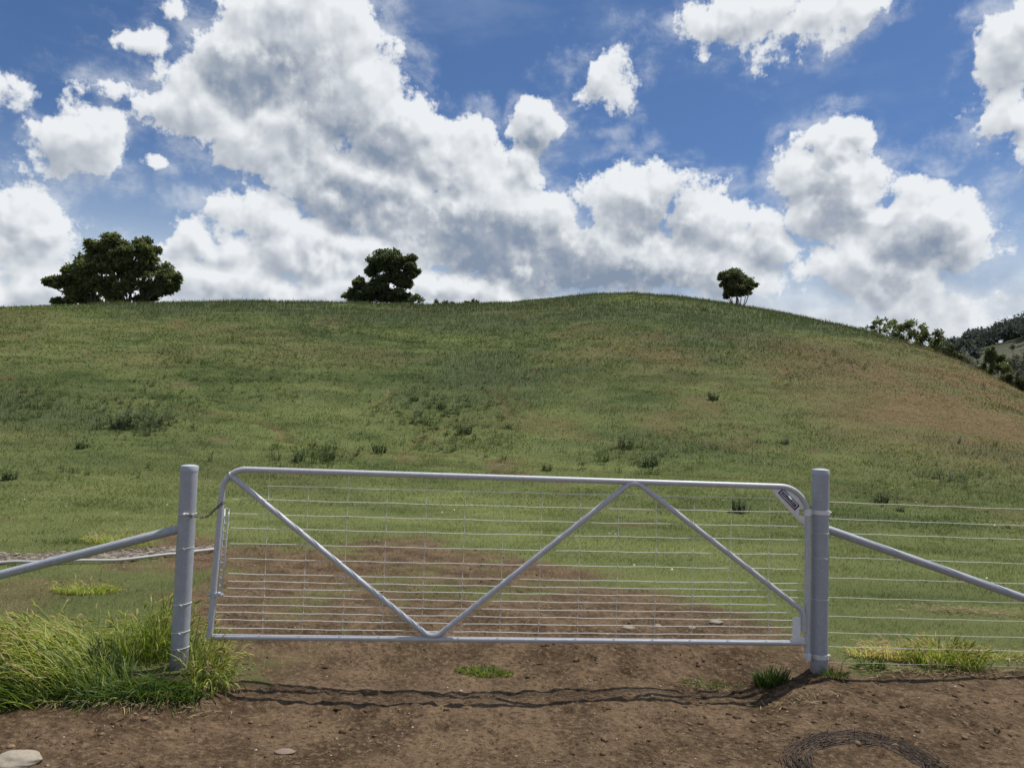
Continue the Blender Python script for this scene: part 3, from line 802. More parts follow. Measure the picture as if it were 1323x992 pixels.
def leaf_cloud(C, R, n, size, tint, droop=0.3):
    """n small leaf faces in a lump at C with radii R"""
    d = rng.normal(0, 1, (n, 3)); d /= np.linalg.norm(d, axis=1)[:, None]
    P = C + d*R*(rng.uniform(0.15, 1.0, n)**0.5)[:, None]
    a = rng.normal(0, 1, (n, 3)); a[:, 2] -= droop; a /= np.linalg.norm(a, axis=1)[:, None]
    b = np.cross(a, rng.normal(0, 1, (n, 3))); b /= np.linalg.norm(b, axis=1)[:, None]
    s = size*rng.uniform(0.6, 1.4, n)[:, None]
    V = np.stack([P, P+a*s*.5+b*s*.26, P+a*s, P+a*s*.5-b*s*.26], 1).reshape(-1, 3)
    T = np.repeat(np.clip(tint + rng.normal(0, 0.12, n), 0, 1), 4)
    return V, T
def bend(a, b, n=7, sag=0.12, jit=0.06):
    a = np.asarray(a, float); b = np.asarray(b, float); L = np.linalg.norm(b-a)
    t = np.linspace(0, 1, n)[:, None]; p = a+(b-a)*t
    off = rng.normal(0, 1, 3)*L*sag; p = p + np.sin(t*math.pi)*off*0.6 + rng.normal(0, 1, (n, 3))*L*jit*0.25*np.sin(t*math.pi)
    p[:, 2] += np.sin(t[:, 0]*math.pi)*L*0.05
    return p
def tree(name, label, cat, Y, bases, blobs, leaf, mat, per=420, group=None, depth=0.8, trunk_r=0.16, subs=9, sub_r=(.26, .46), loose=0.25, z_off=0.0):
    """bases: photo x of each trunk; blobs: (x, y, half width, half height) of the crown's lumps in the photo, at distance Y"""
    k = Y/FPX
    bx = [at(px, 390, Y)[0] for px in bases]
    c0 = np.mean(bx); zb = float(land(c0, Y))
    t = empty(name, (c0, Y, zb), label, cat, group)
    M = MB(); VV = []; TT = []
    roots = []
    for x in bx:
        yy = Y + rng.uniform(-.4, .4); roots.append(np.array([x, yy, float(land(x, yy))-0.15]))
    for (px, py, rx, ry) in blobs:
        c = at(px, py, Y); c[1] += rng.uniform(-1, 1)*depth*rx*k*1.1
        R = np.array([rx*k, rx*k*depth, ry*k])
        r0 = min(roots, key=lambda q: abs(q[0]-c[0]) + rng.uniform(0, 1.0))
        fork = r0 + (c-r0)*np.array([0.28, 0.28, 0.40]) + rng.normal(0, .12, 3)
        tr = trunk_r*rng.uniform(.75, 1.1)
        M.tube(bend(r0, fork, 6, .05), np.linspace(tr, tr*.72, 6), 8)
        M.tube(bend(fork, c, 7, .10), np.linspace(tr*.72, tr*.22, 7), 7)
        for _ in range(subs):
            d = rng.normal(0, 1, 3); d /= np.linalg.norm(d); q = rng.uniform(0.35, 0.86)
            sc = c + d*R*q; sr = R*rng.uniform(*sub_r)
            if rng.uniform() < loose: sr = sr*0.7; sc = c + d*R*1.02
            M.tube(bend(c+(sc-c)*.05, sc, 4, .1), np.linspace(tr*.22, tr*.06, 4), 5)
            tt = rng.uniform(.2, .75)
            V, T = leaf_cloud(sc, sr, int(per*rng.uniform(.6, 1.2)*(sr.prod()/R.prod())**.33*1.6), leaf, tt)
            VV.append(V); TT.append(T)
    under(M.build('trunk', M_bark), t)
    V = np.vstack(VV); F = np.arange(len(V), dtype=np.int32).reshape(-1, 4)
    under(mesh_from('crown', V, F, mat, None, False, {'tint': np.concatenate(TT)}), t)
    return t

tree('broad_tree', 'broad spreading dark green tree with many stems on the left hilltop', 'tree', 76, (138, 150, 158, 168, 178, 124), 
     [(150,332,18,13),(165,330,15,12),(135,340,16,12),(160,350,16,12),(112,332,17,17),(130,320,17,12),(152,314,19,11),(176,316,20,12),(190,326,14,12),(95,349,17,14),(118,352,20,18),(146,343,20,15),(172,345,20,16),(196,345,18,15),
      (215,358,16,15),(228,368,10,12),(78,362,12,8),(68,366,8,5),(100,371,20,14),(135,370,20,15),(165,368,18,14),(192,371,20,14),(214,374,12,10),(90,385,14,6),(74,389,8,4),(112,386,14,6),(150,384,12,6),(182,385,14,5)],
     0.30, M_tree, 300, trunk_r=0.15, subs=13, sub_r=(.34, .58), loose=.2)
tree('bushy_tree', 'round-topped leafy tree with a skirt of shrubs on the middle hilltop', 'tree', 94, (492, 500, 512, 478),
     [(514,356,14,9),(500,338,18,11),(486,333,14,8),(507,329,15,7),(526,341,14,10),(480,346,11,9),(504,346,14,9),(533,353,8,6),(496,360,15,7),(522,366,11,6),(463,366,8,6),(476,372,13,9),(456,382,12,9),(492,380,16,12),(513,382,15,10),(470,386,14,7),(528,386,7,6)],
     0.34, M_tree2, 300, trunk_r=0.13, subs=13, sub_r=(.34, .56), loose=.3)
tree('sapling', 'small airy sapling just right of the bushy hilltop tree', 'tree', 92, (540,), [(538,383,6,5),(544,388,5,5),(533,388,5,4)], 0.24, M_tree2, 90, trunk_r=0.04, subs=6, loose=.5)
tree('umbrella_tree', 'lone small tree with a fanned crown on bare stems, right of the summit', 'tree', 103, (945, 951, 957),
     [(950,358,18,9),(950,368,15,9),(948,353,13,7),(935,359,9,6),(963,360,10,7),(950,364,15,10),(938,366,7,4),(966,370,8,7),(944,375,8,8),(957,377,10,9),(972,367,6,5),(940,381,5,4)],
     0.26, M_tree2, 240, trunk_r=0.10, subs=12, sub_r=(.30, .50), loose=.3)
tree('shoulder_tree', 'wiry open tree leftmost of the row behind the right shoulder', 'tree', 118, (1140, 1128), [(1132,416,9,5),(1143,424,12,9),(1124,424,9,5),(1150,418,9,5)], 0.36, M_tree, 60, 'trees behind the right shoulder', trunk_r=0.08, subs=9, loose=.6)
tree('shoulder_tree', 'fullest tree in the middle of the row behind the right shoulder', 'tree', 116, (1160, 1172), [(1158,424,14,9),(1172,421,14,8),(1168,434,20,10),(1182,430,12,9),(1155,438,12,8)], 0.38, M_tree, 130, 'trees behind the right shoulder', trunk_r=0.12, subs=8, loose=.4)
tree('shoulder_tree', 'sloping tree on the right of the row behind the right shoulder', 'tree', 112, (1198, 1208), [(1194,430,12,9),(1205,436,13,9),(1192,441,13,9),(1213,445,11,9),(1200,450,15,8)], 0.38, M_tree, 120, 'trees behind the right shoulder', trunk_r=0.10, subs=8, loose=.4)
tree('shrub', 'pale green shrub at the low right end of the hilltop tree row', 'shrub', 106, (1222,), [(1218,455,12,8),(1230,462,12,9),(1224,448,8,6)], 0.34, M_olive, 110, trunk_r=0.07, subs=7)
tree('grey_tree', 'grey bare-looking tree behind the hill flank, left of the dark bush', 'tree', 120, (1245, 1256), [(1240,466,12,12),(1253,464,12,14),(1246,478,13,12),(1260,478,8,10)], 0.38, M_greyleaf, 100, 'grey trees beyond the right flank', trunk_r=0.10, subs=9, loose=.4)
tree('grey_tree', 'grey bare-looking tree at the right edge of the picture', 'tree', 120, (1312, 1326), [(1312,462,12,15),(1326,460,14,16),(1318,478,16,12),(1336,476,16,12)], 0.38, M_greyleaf, 110, 'grey trees beyond the right flank', trunk_r=0.12, subs=9, loose=.4)
tree('dark_bush', 'tall dark green bush beyond the right flank of the hill', 'bush', 84, (1280, 1290), [(1274,458,8,12),(1282,464,11,14),(1293,466,11,12),(1275,478,12,12),(1291,481,14,12),(1300,474,8,10)], 0.24, M_tree2, 260, trunk_r=0.08, subs=9, loose=.15)
tree('olive_bush', 'low olive bush at the foot of the dark bush', 'bush', 76, (1305, 1318), [(1302,490,10,9),(1315,490,12,9),(1328,492,12,10),(1312,499,12,7)], 0.22, M_olive, 240, trunk_r=0.05, subs=9, loose=.1)

def skyline_bushes():
    """small crowns peeping over the crest between the bushy tree and the summit"""
    for i, (px, py, rx, ry) in enumerate([(568,392,7,4),(580,392,5,3),(605,393,6,3),(614,391,5,4)]):
        lab = ['leftmost low bush peeping over the crest between two trees', 'second low bush peeping over the crest, counted from the left',
               'third low bush peeping over the crest, counted from the left', 'last low bush over the crest, nearest the summit'][i]
        tree('crest_bush', lab, 'bush', 101, (px,), [(px-rx*.4, py, rx*.7, ry), (px+rx*.4, py+1, rx*.7, ry)], 0.26, M_tree2, 80, 'bushes peeping over the crest', trunk_r=0.04, subs=6)
skyline_bushes()

def far_woods():
    """the wooded ridge in the distance, too many trees to count"""
    VV, TT = [], []; M = MB()
    n = 0
    while n < 520:
        a = math.radians(random.uniform(24, 47)); r = random.uniform(395, 520)
        if random.random() < 0.12: r = random.uniform(230, 395)
        x, y = r*math.sin(a), r*math.cos(a); z = float(land(x, y, False))
        h = random.uniform(6, 11.5); w_ = h*random.uniform(.30, .48)
        for q in range(4):
            c = np.array([x+random.uniform(-1, 1)*w_*.6, y+random.uniform(-1, 1)*w_*.6, z+h*random.uniform(.5, .88)])
            V, T = leaf_cloud(c, np.array([w_*.62, w_*.62, h*.22]), 34, 1.5, random.uniform(.2, .8)); VV.append(V); TT.append(T)
        n += 1
    V = np.vstack(VV)
    o = mesh_from('far_woods', V, np.arange(len(V), dtype=np.int32).reshape(-1, 4), M_farleaf, None, False, {'tint': np.concatenate(TT)})
    tag(o, 'dark wooded ridge far away beyond the right end of the hill', 'woods', kind='stuff')
far_woods()

# ------------------------------------------------------------------ long grass, weeds, litter
M_long = mat_leaf('long_grass', [(0.0, (0.020, 0.045, 0.010)), (0.30, (0.075, 0.125, 0.022)), (0.60, (0.260, 0.325, 0.045)), (0.80, (0.46, 0.48, 0.12)), (1.0, (0.62, 0.50, 0.31))], 0.50, 0.45, 0.35)
def blade(root, L, az, el0, droop, w, tint, n=6, head=0, tip_t=None):
    """one arched blade as a ribbon, with a bristly seed head if head > 0"""
    p = np.array(root, float); d = np.array([math.cos(az)*math.cos(el0), math.sin(az)*math.cos(el0), math.sin(el0)])
    side = np.array([-math.sin(az), math.cos(az), 0.0]); a2 = random.uniform(-.8, .8); side = side*math.cos(a2)+np.cross(side, d)*math.sin(a2)
    V = []; T = []; st = L/n
    for i in range(n+1):
        f = i/n; ww = w*(1-f**2.2)*0.5 if not head else w*.35
        if i == n and not head: ww = w*0.03
        V += [p-side*ww, p+side*ww]; T += [tint if tip_t is None else tint+(tip_t-tint)*f]*2
        if i < n: p = p + d*st; d = d + np.array([0, 0, -droop*(0.3+f)*st/L*1.6]); d /= np.linalg.norm(d)
    F = [(2*i, 2*i+1, 2*i+3, 2*i+2) for i in range(n)]
    if head:
        b = len(V); m_ = 5; rad = head*0.085; A = np.cross(d, side); q0 = p
        for i in range(m_+1):
            f = i/m_; rr = rad*math.sin(math.pi*min(1, f*0.88+0.10))
            for k in range(4):
                th = math.pi/2*k; V.append(p + rr*(side*math.cos(th)+A*math.sin(th))); T.append(min(1, tint+0.10+0.22*random.random()))
            p = p + d*head/m_; d = d + np.array([0, 0, -0.12*droop]); d /= np.linalg.norm(d)
        F += [(b+i*4+k, b+i*4+(k+1) % 4, b+i*4+4+(k+1) % 4, b+i*4+4+k) for i in range(m_) for k in range(4)]
        for k in range(9):                                     # awns
            f = random.uniform(.1, .9); c = q0 + (p-q0)*f; th = random.uniform(0, 6.28)
            e = c + d*head*random.uniform(.35, .6) + (side*math.cos(th)+A*math.sin(th))*head*.16
            s_ = side*0.0009; b2 = len(V); V += [c-s_, c+s_, e]; T += [min(1, tint+0.30)]*3; F.append((b2, b2+1, b2+2))
    return V, F, T
def tuft(name, label, cat, spots, group=None, mat=None):
    """spots: (x, y, half width, half depth, blades, length, lean direction, lean spread, tint, share of seed heads)"""
    x0 = np.mean([s[0] for s in spots]); y0 = np.mean([s[1] for s in spots])
    V, F, T, Z = [], [], [], []; n0 = 0
    for (x, y, rx, ry, n, L, az, spread, tint, heads, erect) in spots:
        for _ in range(n):
            a = random.uniform(0, 6.28); q = math.sqrt(random.random())
            px, py = x+math.cos(a)*rx*q, y+math.sin(a)*ry*q
            out = math.atan2(py-y, px-x)
            if az is None: ad = out + random.gauss(0, .7)
            else: ad = az + random.gauss(0, spread)
            hd = random.random() < heads
            l = L*random.uniform(.45, 1.1)*(1-.25*q)*(1.12 if hd else 1)
            w_ = random.uniform(.0045, .0095)
            t_ = min(.95, max(0, tint+random.gauss(0, .13)))
            v, f, t = blade((px, py, 0), l, ad, random.uniform(erect-.25, min(1.5, erect+.3)), random.uniform(.5, 1.5), w_, t_, 6, (random.uniform(.045, .075) if hd else 0), None if hd else min(1, t_+random.uniform(0, .2)))
            V += v; T += t; F += [tuple(i+n0 for i in g) for g in f]; n0 += len(v)
            Z.append((len(v), px, py))
    V = np.array(V); cnt = np.array([z[0] for z in Z]); zz = land(np.array([z[1] for z in Z]), np.array([z[2] for z in Z]))-0.008
    V[:, 2] += np.repeat(zz, cnt)
    zb = float(land(x0, y0)); V -= [x0, y0, zb]
    flat = np.array([i for f in F for i in f], np.int32); sz = np.array([len(f) for f in F], np.int32)
    o = mesh_from(name, V, flat, mat or M_long, None, False, {'tint': T}, sz); o.location = (x0, y0, zb)
    tag(o, label, cat, group)
    return o
PI = math.pi
tuft('long_grass_clump', 'lush yellow-green seeding grass clump at the left edge, combed over to the left', 'grass clump',
     [(-3.15,4.95,.45,.42,1300,.45,PI,.55,.58,.45,.90),(-2.72,4.90,.28,.32,1400,.45,PI*.98,.40,.62,.55,.88),(-2.95,4.64,.40,.20,900,.33,PI*1.05,.6,.32,.30,.75),
      (-2.45,4.80,.17,.24,420,.36,PI*.9,.7,.32,.25,.95),(-2.85,5.40,.55,.20,360,.28,PI*.8,1.0,.55,.45,1.1)])
tuft('dark_grass_clump', 'dark green drooping grass clump in front of the latch post', 'grass clump',
     [(-2.12,4.80,.24,.18,620,.27,-PI*.5,1.0,.16,.02,.65),(-2.38,4.70,.22,.14,380,.26,-PI*.65,.9,.14,.02,.6),(-1.95,4.84,.12,.15,220,.19,-PI*.3,.9,.20,.06,.65),(-2.35,4.62,.30,.08,90,.17,-PI*.6,.9,.93,0,.45),(-2.62,4.66,.14,.08,60,.22,-PI*.7,.6,.92,0,.5)])
tuft('pale_grass_clump', 'pale seeding grass clump growing behind the latch post', 'grass clump',
     [(-2.42,5.42,.20,.16,330,.38,PI*.5,1.4,.50,.55,1.2),(-1.97,5.22,.12,.18,260,.27,0.2,1.2,.66,.60,1.1),(-1.86,5.02,.10,.14,150,.18,-.2,1.1,.62,.50,.95),(-2.2,5.4,.16,.10,120,.30,1.2,1.2,.5,.5,1.2)])
p = g_at(625, 868); tuft('green_patch', 'flat bright green patch of turf on the bare soil below the gate', 'grass patch', [(p[0], p[1], .21, .07, 520, .055, None, 1, .32, 0, 1.0), (p[0]+.05, p[1]-.02, .12, .05, 200, .05, None, 1, .40, 0, .9)])
p = g_at(908, 884); tuft('low_weed', 'low leafy green weed on the soil left of the hinge post', 'weed', [(p[0], p[1], .14, .07, 260, .06, None, 1, .30, .0, .6), (p[0]+.2, p[1], .08, .05, 80, .05, None, 1, .34, 0, .6)])
p = g_at(998, 884); tuft('dark_weed', 'dark bushy weed in the shade beside the hinge post', 'weed', [(p[0], p[1]+.03, .11, .08, 300, .15, None, 1, .12, .0, 1.1)])
p = g_at(1068, 874); tuft('post_weed', 'sparse weed at the right foot of the hinge post', 'weed', [(p[0]+.06, p[1]+.02, .08, .06, 90, .10, None, 1, .25, .1, 1.0)])
p = g_at(1125, 862); tuft('shaded_weed', 'small dark weed under the fence, just right of the hinge post', 'weed', [(p[0], p[1], .10, .06, 150, .11, None, 1, .12, .0, 1.0)])
p = g_at(1165, 850); tuft('straw_tuft', 'dry straw-coloured grass tuft under the right-hand wires', 'grass tuft', [(p[0], p[1], .26, .10, 420, .17, None, 1.2, .94, .15, 1.0), (p[0]-.25, p[1]+.02, .15, .08, 150, .12, None, 1, .9, .1, .9)])
p = g_at(1235, 860); tuft('seeding_tuft', 'yellow-green seeding grass tuft right of the straw tuft', 'grass tuft', [(p[0]-.08, p[1]+.05, .26, .10, 420, .19, None, 1.2, .62, .45, 1.15), (p[0]+.05, p[1]-.02, .12, .08, 200, .17, None, 1, .55, .3, 1.1)])
p = g_at(1300, 855); tuft('edge_tuft', 'thin dry grass tuft at the far right on the soil edge', 'grass tuft', [(p[0], p[1]+.1, .3, .10, 220, .10, None, 1.2, .85, .1, .9)])
p = g_at(112, 765); tuft('bright_tuft', 'small bright yellow-green tuft behind the big clump on the left', 'grass tuft', [(p[0], p[1], .28, .16, 520, .13, None, 1, .62, .1, 1.0)])
p = g_at(150, 700); tuft('yellow_tuft', 'pale yellow tuft on the lawn just above the left brace', 'grass tuft', [(p[0], p[1], .40, .25, 420, .15, None, 1, .72, .2, 1.0), (p[0]-.5, p[1]-.1, .25, .15, 160, .12, None, 1, .2, 0, .9)])

M_weed = mat_leaf('weed_leaves', [(0.0, (0.032, 0.055, 0.020)), (0.5, (0.075, 0.105, 0.045)), (1.0, (0.15, 0.175, 0.10))], 0.40, 0.55, 0.2)
def weed(px, py, h_px, label, tint=.3, name='hill_weed', wide=1.1, n=34):
    g = g_at(px, py); h = 0.80*h_px*g[1]/FPX; tint = min(1, tint+.22)
    V, T = weed_mesh(n, 1.0, wide, tint, .35, .085)
    V = V*[h, h, h]; o = mesh_from(name, V, np.arange(len(V), dtype=np.int32).reshape(-1, 3), M_weed, None, False, {'tint': T})
    o.location = (g[0], g[1], float(land(g[0], g[1]))-0.02); tag(o, label, 'weed', 'single weeds standing out on the hill')
for a in [(922,517,15,'dark round weed high on the right half of the hill',.1),(909,402,8,'dark tiny bush on the crest, left of the lone small tree',.05),
          (12,620,20,'dark grey-green weed at the left edge level with the post tops',.35),(106,579,15,'dark weed beside a small pale scrape on the left slope',.2),
          (160,553,32,'tall pale weed patch on the left slope above the latch post',.75),(656,551,10,'thin dark spike weed in the middle of the slope',.05),
          (572,527,14,'bluish weed right of the middle slope bushes',.6),(535,518,12,'small dark bush left in the middle slope group',.2),
          (386,596,18,'dark green weed pair just above the gate\'s left end',.15),(425,594,16,'dark weed right of the pair above the gate\'s left end',.15),
          (707,608,12,'little weed just above the top rail right of its middle',.25),(810,578,22,'tall grey-green weed above the peak of the zigzag brace',.6),
          (840,602,20,'dark twin-spiked weed above the peak of the zigzag brace',.1),(957,662,24,'dark weed seen through the gate under its upper right corner',.15),
          (1013,573,12,'bluish weed on the slope above the corner plate',.7),(1138,650,20,'dark weed behind the top fence wires right of the hinge post',.15),
          (1163,660,10,'small black-green weed beside the fence wires',.05),(1300,683,9,'dark flat thistle on the lawn at the far right',.05),
          (600,560,22,'pale green weed in the middle slope group',.55),(490,585,18,'dark weed low on the slope left of the centre',.2)]:
    weed(*a)

M_stone = plain('pale_stone', (0.33, 0.285, 0.225), 0.85, 0.2); M_clod = plain('dark_clod', (0.07, 0.05, 0.035), 0.95, 0.1)
def stone(px, py, sx, sy, sz, label, name='stone', mat=None, sink=.35, seed=0):
    import bmesh
    g = g_at(px, py); bm = bmesh.new(); bmesh.ops.create_icosphere(bm, subdivisions=4, radius=1)
    for v in bm.verts:
        d = v.co.copy(); q = 0.24*float(fbm(d.x*1.3+seed, d.y*1.3+d.z*1.7, 1.0, 4, 91+seed)) + 0.07*float(fbm(d.x*6+seed, d.y*6+d.z*7, 1.0, 3, 95))
        v.co = d*(1+q*1.5); v.co.z = math.copysign(abs(v.co.z)**1.15, v.co.z)
        v.co.x *= sx; v.co.y *= sy; v.co.z *= sz
    me = bpy.data.meshes.new(name); bm.to_mesh(me); bm.free()
    me.polygons.foreach_set('use_smooth', np.ones(len(me.polygons), bool)); me.materials.append(mat or M_stone)
    o = bpy.data.objects.new(name, me); COL.objects.link(o); o.location = (g[0], g[1], float(land(g[0], g[1]))+sz*(1-2*sink)); tag(o, label, 'stone')
    return o
stone(20, 985, .125, .085, .045, 'large pale flat stone at the lower left corner', seed=1)
stone(368, 972, .052, .035, .010, 'flat grey-brown stone pressed into the soil near the bottom edge', mat=plain('brown_stone', (.22, .17, .13), .9), seed=2)
stone(14, 965, .020, .016, .012, 'small brown stone just above the large pale stone', mat=plain('tan_stone', (.25, .17, .10), .9), seed=7)
stone(457, 941, .024, .016, .012, 'small dark clod with a pale top on the open track', mat=M_clod, seed=3)
for i, (px, py, sx, lab) in enumerate([(812,811,.085,'pale flat stone behind the gate, left of its group'),(850,808,.050,'middle pale stone of the group behind the gate'),(925,806,.10,'pale flat stone behind the gate, right of its group'),(893,812,.06,'low stone between the pale ones behind the gate')]):
    stone(px, py, sx*.62, .035, .018, lab, seed=10+i, mat=plain('buried_stone', (.30,.26,.20), .9), sink=.5)

def litter():
    """straw, dead leaves and grit strewn over the soil, lawn flowers"""
    V = []; T = []
    def piece(x, y, L, w, tint, lift=0.004):
        a = random.uniform(0, 6.28); z = float(land(x, y))+lift; dx, dy = math.cos(a)*L/2, math.sin(a)*L/2; nx, ny = -math.sin(a)*w/2, math.cos(a)*w/2
        t1 = random.uniform(-.3, .3)*L
        V.extend([[x-dx, y-dy, z-.002], [x+nx, y+ny, z+.003], [x+dx, y+dy, z+t1*.5+.002], [x-nx, y-ny, z+.001]]); T.extend([tint]*4)
    N_ = 0
    for _ in range(9000):
        r = 3.2+7.5*random.random()**1.4; a = math.radians(random.uniform(-37, 37)); x, y = r*math.sin(a), r*math.cos(a)
        if dirt(x, y) < .3: continue
        k = random.random()
        if fbm(x, y, .5, 3, 101) + random.uniform(-.3, .3) < 0: continue
        if k < .5: piece(x, y, random.uniform(.012, .05), random.uniform(.0015, .004), random.uniform(.78, 1.0))
        elif k < .9: piece(x, y, random.uniform(.006, .016), random.uniform(.004, .010), random.uniform(.75, 1.0))
        else: piece(x, y, random.uniform(.008, .020), random.uniform(.006, .012), .755)
    for px, py, n, sp in ((1255,790,800,.30),(1175,868,260,.25),(1010,910,60,.2),(200,905,160,.2),(1290,870,120,.3),(780,720,120,.5),(600,640,60,.8)):
        g = g_at(px, py)
        for _ in range(n):
            piece(g[0]+random.gauss(0, sp), g[1]+random.gauss(0, sp*.25), random.uniform(.03, .11), random.uniform(.003, .007), random.uniform(.85, 1.0), random.uniform(.004, .03))
    V_ = np.array(V)
    o = mesh_from('straw_litter', V_, np.arange(len(V_), dtype=np.int32).reshape(-1, 4), M_grass, None, False, {'tint': T})
    tag(o, 'scattered dry straw, dead leaf bits and chaff on the bare soil', 'straw', kind='stuff')
litter()
def pebbles():
    V, F, n = [], [], 0
    ico = [(0, 0, 1)] + [(math.cos(q), math.sin(q), .3*(-1)**k) for k, q in enumerate(np.linspace(0, 2*PI, 7)[:-1])] + [(0, 0, -1)]
    for _ in range(1500):
        r = 3.2+6.5*random.random()**1.3; a = math.radians(random.uniform(-37, 37)); x, y = r*math.sin(a), r*math.cos(a)
        if dirt(x, y) < .4: continue
        s = random.choice((.003, .004, .005, .006, .009)) * random.uniform(.7, 1.5); z = float(land(x, y)); b = random.uniform(0, 6)
        for (i, j, k) in ico: V.append([x+(i*math.cos(b)-j*math.sin(b))*s*random.uniform(.7, 1.3), y+(i*math.sin(b)+j*math.cos(b))*s*random.uniform(.7, 1.3), z+k*s*.6])
        for k in range(6):
            F += [(n, n+1+k, n+1+(k+1) % 6), (n+7, n+1+(k+1) % 6, n+1+k)]
        n += 8
    m, N, b = material('grit'); g = N.node('ShaderNodeNewGeometry')
    N.l.new(N.mix(N.ramp(N.noise(g.outputs['Position'], 9, 2, .5), .42, .6), (0.09, 0.065, 0.045), (0.42, 0.37, 0.29)), b.inputs['Base Color']); b.inputs['Roughness'].default_value = .9
    o = mesh_from('pebbles', np.array(V), np.array(F, np.int32), m); tag(o, 'small pale and brown pebbles and crumbs strewn over the soil', 'gravel', kind='stuff')
pebbles()
def crumbs():
    """soil crumbs and clods kicked up by hooves"""
    V, F, n = [], [], 0
    import bmesh
    bm = bmesh.new(); bmesh.ops.create_icosphere(bm, subdivisions=1, radius=1)
    base = np.array([v.co[:] for v in bm.verts]); fs = np.array([[v.index for v in f.verts] for f in bm.faces]); bm.free()
    for _ in range(7000):
        r = 3.1+8*random.random()**1.25; a = math.radians(random.uniform(-38, 38)); x, y = r*math.sin(a), r*math.cos(a)
        if dirt(x, y) < .45 or fbm(x, y, .7, 3, 121)+random.uniform(-.2, .12) < 0: continue
        s = random.choice((.004, .005, .006, .008, .011, .016)) * random.uniform(.7, 1.35)*(.7 if y < 4.4 else 1.0)
        d = base*np.array([s*random.uniform(.8, 1.6), s*random.uniform(.7, 1.2), s*random.uniform(.4, .8)])*(1+rng.uniform(-.28, .28, (len(base), 1)))
        q = random.uniform(0, 6.28); c_, s_ = math.cos(q), math.sin(q)
        W = d @ np.array([[c_, s_, 0], [-s_, c_, 0], [0, 0, 1]]) + [x, y, float(land(x, y))+s*.12]
        V.append(W); F.append(fs+n); n += len(base)
    m, N, b = material('soil_crumb'); g = N.node('ShaderNodeNewGeometry')
    nn = N.noise(g.outputs['Position'], 14, 4, .6)
    N.l.new(N.mix(N.ramp(nn, .4, .62), (0.075, 0.047, 0.027), (0.195, 0.133, 0.080)), b.inputs['Base Color']); b.inputs['Roughness'].default_value = .95
    b.inputs['Specular IOR Level'].default_value = .1
    o = mesh_from('soil_crumbs', np.vstack(V), np.vstack(F).astype(np.int32), m, smooth=True); tag(o, 'loose brown crumbs and clods of soil on the bare ground', 'soil', kind='stuff')
crumbs()
def flowers():
    V = []
    x, y = sample_wedge(7.5, 24, 0.6, 37)
    for a, b in zip(x, y):
        if dirt(a, b) > .25 or fbm(a, b, 2.4, 3, 111) < -0.02: continue
        z = float(land(a, b))+random.uniform(.05, .09); s = random.uniform(.006, .010)*(1+b/40); t = random.uniform(0, 6)
        ring_ = [[a+math.cos(t+q)*s, b+math.sin(t+q)*s, z+math.sin(q)*s*.5] for q in np.linspace(0, 2*PI, 7)[:-1]]
        V.append(ring_)
    V = np.array(V).reshape(-1, 3)
    m = plain('white_petals', (0.68, 0.66, 0.48), .7)
    o = mesh_from('lawn_flowers', V, np.arange(len(V), dtype=np.int32), m, sizes=np.full(len(V)//6, 6, np.int32))
    tag(o, 'tiny white and cream flower heads dotted over the near lawn', 'flowers', kind='stuff')
flowers()

def wire_coil():
    """a ring of old rusty wire lying on the track"""
    fa, lf, rt = g_at(1110, 942), g_at(1000, 986), g_at(1232, 986)
    c = np.array([(lf[0]+rt[0])/2, fa[1]-0.43, 0]); c[2] = float(land(c[0], c[1]))
    M_rust = plain('rusty_wire', (0.088, 0.066, 0.050), .85, .2)
    m = MB()
    for k in range(34):
        R = random.uniform(.275, .43); ex, ey = random.uniform(.97, 1.06), random.uniform(.93, 1.0); ph = random.uniform(0, 6.28); zz = random.uniform(-.004, .024)
        ox, oy = random.uniform(-.02, .02), random.uniform(-.02, .02); w1, w2 = random.uniform(0, .012), random.uniform(0, .012)
        q = np.linspace(0, 2*PI*.97, 90)+ph
        rr = R + w1*np.sin(q*random.choice((3, 5, 7))+k) + .004*np.sin(q*random.choice((17, 23, 29)))
        pts = np.stack([c[0]+ox+rr*ex*np.cos(q), c[1]+oy+rr*ey*np.sin(q), c[2]+zz+w2*np.sin(q*4+k)+.004*np.sin(q*31)], -1)
        pts[:, 2] = np.maximum(pts[:, 2], land(pts[:, 0], pts[:, 1])+.002)
        m.tube(pts, random.uniform(.0016, .0028), 5)
    for k in range(420):                                      # barbs and broken ends
        q = random.uniform(0, 6.28); R = random.uniform(.28, .43); x, y = c[0]+R*math.cos(q), c[1]+R*.97*math.sin(q); z = float(land(x, y, False))+random.uniform(.004, .04)
        d = np.array([random.gauss(0, 1), random.gauss(0, 1), random.gauss(0, .7)]); d = d/np.linalg.norm(d)*random.uniform(.010, .022)
        m.tube([np.array([x, y, z])-d, np.array([x, y, z])+d], .0016, 4)
    o = m.build('wire_coil', M_rust); me = o.data
    me.transform(Matrix.Translation(-Vector(c))); o.location = c
    tag(o, 'loose ring of old dark barbed wire lying on the track at the lower right', 'wire coil')
wire_coil()

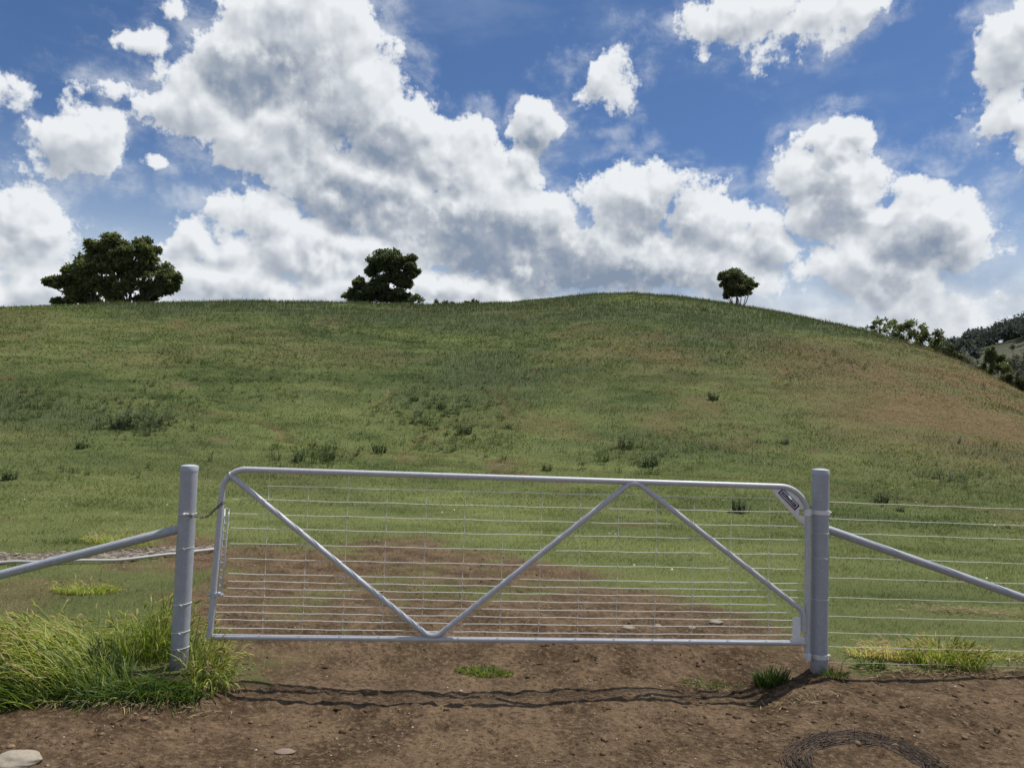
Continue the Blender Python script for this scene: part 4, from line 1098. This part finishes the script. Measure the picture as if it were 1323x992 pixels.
def ground_pipes():
    """a long pale pipe lying on the grass left of the latch post, and the dead strip behind it"""
    P = [(-60,736),(0,731),(80,729.5),(160,727),(235,719),(276,713)]
    pts = np.array([g_at(*q) for q in P]); s = np.linspace(0, 1, 50)
    pts = np.stack([np.interp(s, np.linspace(0, 1, len(P)), pts[:, i]) for i in range(3)], -1)
    pts[:, 2] = land(pts[:, 0], pts[:, 1], False)+.035
    m = MB(); m.tube(pts, .017, 12); o = m.build('water_pipe', plain('pale_pipe', (0.48, 0.47, 0.45), .5)); 
    c = Vector(pts[25]); o.data.transform(Matrix.Translation(-c)); o.location = c
    tag(o, 'thin pale pipe lying across the grass behind the left brace', 'pipe')
    P = [(-60,719),(0,718.5),(60,718),(130,715),(200,711),(262,708)]
    pts = np.array([g_at(*q) for q in P]); pts = np.stack([np.interp(s, np.linspace(0, 1, len(P)), pts[:, i]) for i in range(3)], -1)
    pts[:, 2] = land(pts[:, 0], pts[:, 1], False)+.02
    m = MB(); m.tube(pts, .010, 8); o = m.build('dark_pipe', plain('black_pipe', (0.05, 0.045, 0.04), .6))
    c = Vector(pts[25]); o.data.transform(Matrix.Translation(-c)); o.location = c
    tag(o, 'thin dark pipe lying parallel behind the pale pipe on the left', 'pipe')
    V, T = [], []
    a0 = np.array([g_at(*q) for q in [(-60,734),(0,730),(160,726),(276,712)]]); a1 = np.array([g_at(*q) for q in [(-60,719),(0,718),(130,715),(276,707)]])
    for _ in range(2600):
        f = random.random(); g = random.random(); p = [np.interp(f, np.linspace(0, 1, 4), a0[:, i])*(1-g)+np.interp(f, np.linspace(0, 1, 4), a1[:, i])*g for i in range(2)]
        z = float(land(p[0], p[1]))+random.uniform(.005, .035); L = random.uniform(.04, .14); q = random.gauss(.15, .5); w_ = random.uniform(.004, .010)
        dx, dy = math.cos(q)*L/2, math.sin(q)*L/2
        V += [[p[0]-dx, p[1]-dy, z], [p[0], p[1]+w_, z+.01], [p[0]+dx, p[1]+dy, z], [p[0], p[1]-w_, z+.004]]; T += [random.uniform(.0, 1)]*4
    mm = mat_leaf('dead_stalks', [(0, (.09, .075, .06)), (.5, (.20, .17, .14)), (1, (.42, .37, .30))], .1, .8, .1)
    o = mesh_from('dead_stalks', np.array(V), np.arange(len(V), dtype=np.int32).reshape(-1, 4), mm, None, False, {'tint': T})
    tag(o, 'band of flattened grey dead stalks between the two pipes', 'dead grass', kind='stuff')
ground_pipes()
